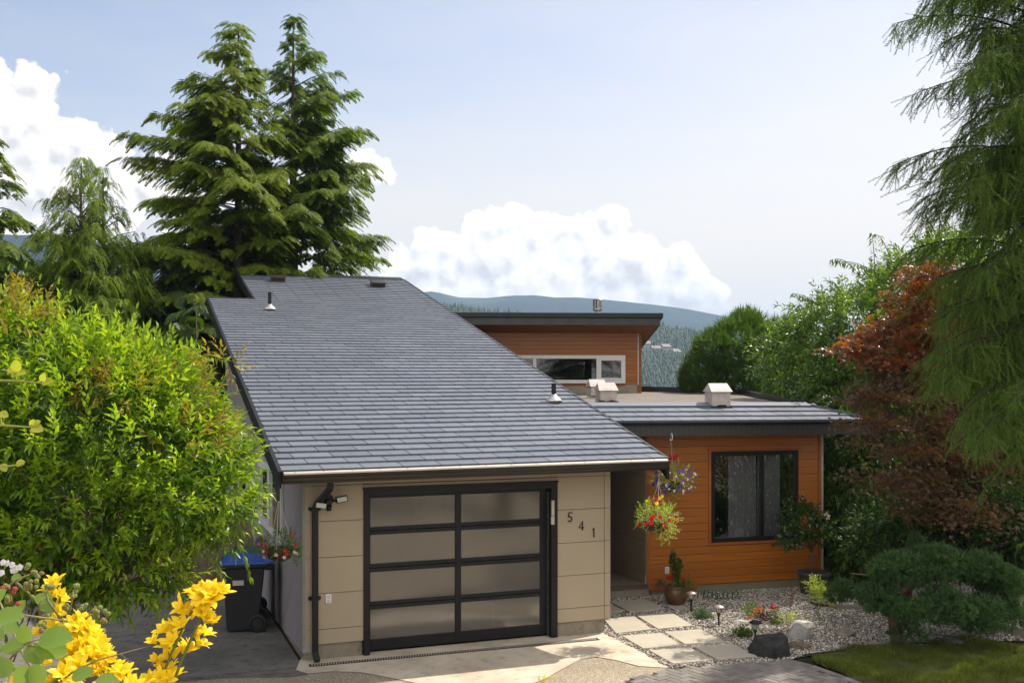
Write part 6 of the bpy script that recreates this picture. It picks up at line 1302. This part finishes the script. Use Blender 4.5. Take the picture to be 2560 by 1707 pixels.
for a, b in ((P(30, 952, 5), P(42, 930, 5)), (P(95, 957, 5), P(105, 953, 5)), (P(5, 1062, 5), P(-2, 1030, 5)), (P(70, 1068, 5), P(80, 1062, 5))): mb.tube([a, b], .004, 4)
mb.build('cane', simple('yellow_green_cane', (.24, .26, .04), .6), yv); M['yleaf'] = leaf('young_bramble_leaf', [(.30, .33, .03), (.42, .42, .06)], tf=.45)
for (u, v, du, dv, Lp) in [(42, 930, 0, -1, 34), (42, 930, -1, -.3, 26), (42, 930, 1, .1, 26), (42, 932, -.8, .6, 18), (105, 955, .3, -1, 26), (105, 955, 1, -.1, 30), (80, 1065, .8, .3, 34), (75, 1065, .6, -.9, 22), (82, 1062, 1, -.5, 24), (40, 1160, 1, -.3, 26), (5, 1160, .4, .5, 24), (0, 1030, 1, .5, 26)]:
    V, Fc = stamp(BL[0], BL[1], frames(np.array([[du, -.2, -dv]]), np.array([[0, -1, .7]]), scale=Lp*5/F), np.array([tuple(P(u, v, 5))])); npmesh('leaf', V, Fc, M['yleaf'], yv, smooth=True)
# ================= CAMERA, SUN, SKY =================
cam = bpy.data.cameras.new('camera'); co = bpy.data.objects.new('camera', cam); COL.objects.link(co); SC.camera = co
co.location = (0, 0, CZ); co.rotation_euler = (math.radians(90), 0, 0); cam.sensor_width = 36; cam.lens = 36*F/2560; cam.shift_y = (HV-853.5)/2560; cam.clip_start = .1; cam.clip_end = 20000
SD = Vector((1.73, 1.3, 2.6)).normalized(); EL = math.asin(SD.z); AZ = math.atan2(SD.x, SD.y)
sl_ = bpy.data.lights.new('sun', 'SUN'); sl_.energy = SUN_E; sl_.angle = math.radians(.5); sl_.color = (1, .92, .80)
so = bpy.data.objects.new('sun', sl_); COL.objects.link(so); so.rotation_euler = SD.to_track_quat('Z', 'Y').to_euler(); so.location = (20, 20, 30)
w = bpy.data.worlds.new('World'); SC.world = w; w.use_nodes = True; nt = w.node_tree; nt.nodes.clear()
class WN(NT):
    def __init__(s): s.t = nt; s.out = nt.nodes.new('ShaderNodeOutputWorld')
m = WN()
sky = m.n('ShaderNodeTexSky', sky_type='NISHITA', sun_disc=False, sun_elevation=EL, sun_rotation=AZ, altitude=100, air_density=1.0, dust_density=1.5, ozone_density=2.0)
gen = m.n('ShaderNodeTexCoord').outputs['Generated']
def cloud_group():
    """cumulus density in direction space: azimuth and elevation in radians, built from round heaps plus fractal noise"""
    g = bpy.data.node_groups.new('cumulus', 'ShaderNodeTree')
    g.interface.new_socket('vec', in_out='INPUT', socket_type='NodeSocketVector'); g.interface.new_socket('d', in_out='OUTPUT', socket_type='NodeSocketFloat'); g.interface.new_socket('b', in_out='OUTPUT', socket_type='NodeSocketFloat')
    k = NT.__new__(NT); k.t = g; gi = g.nodes.new('NodeGroupInput'); go = g.nodes.new('NodeGroupOutput')
    s = k.n('ShaderNodeSeparateXYZ', {0: gi.outputs[0]}); x, y, z = s.outputs
    az = k.math('ARCTAN2', x, y); hyp = k.math('SQRT', k.math('ADD', k.math('MULTIPLY', x, x), k.math('MULTIPLY', y, y))); el = k.math('ARCTAN2', z, hyp)
    c = k.n('ShaderNodeCombineXYZ', {0: az, 1: el, 2: 0.0}).outputs[0]
    best = None
    for (u, v, r, sq) in BLOBS:
        a0 = math.atan((u-CX)/F); e0 = math.atan((HV-v)/F*math.cos(a0)); rr = r/F
        dx = k.math('SUBTRACT', az, a0); dy = k.math('MULTIPLY', k.math('SUBTRACT', el, e0), sq)
        d = k.math('SUBTRACT', 1.0, k.math('DIVIDE', k.math('SQRT', k.math('ADD', k.math('MULTIPLY', dx, dx), k.math('MULTIPLY', dy, dy))), rr))
        if r < 60: d = k.math('MULTIPLY', d, .7)
        best = d if best is None else k.math('SMOOTH_MAX', best, d, .25)
    n1 = k.noise(14, 7, .62, c); n1.node.noise_dimensions = '2D'; n2 = k.n('ShaderNodeTexVoronoi', {'Scale': 42.0}, voronoi_dimensions='2D'); k.t.links.new(c, n2.inputs['Vector'])
    n3 = k.n('ShaderNodeTexVoronoi', {'Scale': 100.0}, voronoi_dimensions='2D'); k.t.links.new(c, n3.inputs['Vector'])
    d = k.math('ADD', best, k.math('MULTIPLY', k.math('SUBTRACT', n1, .52), 1.15))
    d = k.math('ADD', d, k.math('MULTIPLY', k.math('SUBTRACT', .4, n2.outputs[0]), .42)); d = k.math('ADD', d, k.math('MULTIPLY', k.math('SUBTRACT', .4, n3.outputs[0]), .20))
    bl = k.math('ADD', k.math('MULTIPLY', n1, .9), k.math('MULTIPLY', n2.outputs[0], -.55)); bl = k.math('ADD', bl, k.math('MULTIPLY', n3.outputs[0], -.22))
    k.t.links.new(d, go.inputs[0]); k.t.links.new(bl, go.inputs[1]); return g
BLOBS = [(1040, 690, 90, 1.1), (1110, 640, 85, 1), (1210, 610, 95, 1), (1320, 590, 90, 1), (1400, 610, 95, 1), (1500, 620, 100, 1), (1590, 650, 90, 1), (1680, 680, 75, 1), (1250, 700, 200, 1.6), (1520, 720, 200, 1.9), (1700, 745, 130, 2.4),
         (10, 345, 165, 1), (80, 260, 80, 1), (150, 380, 130, 1), (220, 430, 100, 1), (60, 480, 230, 1), (200, 520, 140, 1.3), (330, 500, 90, 1.2), (955, 425, 48, 1), (925, 410, 50, 1), (410, 440, 70, 1), (500, 560, 120, 1.4), (-300, 420, 250, 1)]
cg = cloud_group()
def cl(vec):
    nd = m.n('ShaderNodeGroup'); nd.node_tree = cg; nt.links.new(vec, nd.inputs[0]); return nd.outputs
d0, bb0 = cl(gen)[:]; off = m.n('ShaderNodeVectorMath', {0: gen, 1: (.006, 0, .012)}, operation='ADD').outputs[0]; d1, bb1 = cl(off)[:]
alpha = m.n('ShaderNodeMapRange', {0: d0, 1: -.02, 2: .13}, interpolation_type='SMOOTHSTEP').outputs[0]
edge = m.n('ShaderNodeMapRange', {0: d0, 1: .10, 2: .75, 3: 1.0, 4: .55}, interpolation_type='SMOOTHSTEP').outputs[0]
lit = m.math('ADD', edge, m.math('MULTIPLY', m.math('SUBTRACT', bb0, bb1), 1.6))
lit = m.math('ADD', lit, m.math('MULTIPLY', m.math('SUBTRACT', bb0, .18), .45))
sx = m.n('ShaderNodeSeparateXYZ', {0: gen})
ez = m.n('ShaderNodeMapRange', {0: sx.outputs[2], 1: .05, 2: .11}).outputs[0]
lit = m.math('MULTIPLY', lit, m.math('ADD', .62, m.math('MULTIPLY', ez, .38))); lit = m.n('ShaderNodeClamp', {0: lit}).outputs[0]
K = 1/.1
cc = m.ramp(lit, [(0, (.52*K, .505*K, .50*K)), (.45, (.70*K, .68*K, .66*K)), (1, (.92*K, .86*K, .79*K))])
# thin veil: whitens towards the horizon and towards the sun side
vs = m.n('ShaderNodeMapping'); nt.links.new(gen, vs.inputs[0]); vs.inputs['Scale'].default_value = (1.2, 1.2, 5)
wisp = m.noise(1.7, 7, .6, vs.outputs[0])
hz = m.n('ShaderNodeMapRange', {0: sx.outputs[2], 1: .02, 2: .36, 3: 1.0, 4: .0}, interpolation_type='SMOOTHSTEP').outputs[0]
sidef = m.n('ShaderNodeMapRange', {0: sx.outputs[0], 1: -.35, 2: .5, 3: -.14, 4: .26}).outputs[0]
vf = m.math('ADD', m.math('MULTIPLY', hz, .85), m.math('ADD', sidef, .15)); vf = m.math('ADD', vf, m.math('MULTIPLY', m.math('SUBTRACT', wisp, .5), .75))
vf = m.n('ShaderNodeClamp', {0: vf, 1: .0, 2: .95}).outputs[0]
base = m.mix(1.0, sky.outputs[0], (SKYK*1.08, SKYK*.93, SKYK*.86), 'MULTIPLY')
col = m.mix(vf, base, (.66*K, .605*K, .54*K))
col = m.mix(alpha, col, cc)
# unseen bright sky added behind the viewer to fill the shaded facade with light
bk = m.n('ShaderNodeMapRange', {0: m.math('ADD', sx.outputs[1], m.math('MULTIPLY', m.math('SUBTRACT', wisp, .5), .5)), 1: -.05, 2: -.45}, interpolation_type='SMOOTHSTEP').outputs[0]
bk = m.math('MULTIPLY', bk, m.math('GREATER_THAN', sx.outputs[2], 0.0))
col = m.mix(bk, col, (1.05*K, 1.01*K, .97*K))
w.cycles.sampling_method = 'MANUAL'; w.cycles.sample_map_resolution = 256
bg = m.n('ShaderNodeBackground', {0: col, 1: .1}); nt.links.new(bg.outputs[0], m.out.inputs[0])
SC.view_settings.view_transform = 'Standard'; SC.view_settings.look = 'None'; SC.view_settings.gamma = 1; SC.view_settings.exposure = EXPO
SC.render.film_transparent = False
cy = SC.cycles; cy.use_denoising = True; cy.max_bounces = 8; cy.transparent_max_bounces = 12; cy.sample_clamp_indirect = 6
cy.diffuse_bounces = 3; cy.glossy_bounces = 3; cy.transmission_bounces = 4; cy.volume_bounces = 0; cy.caustics_reflective = False; cy.caustics_refractive = False
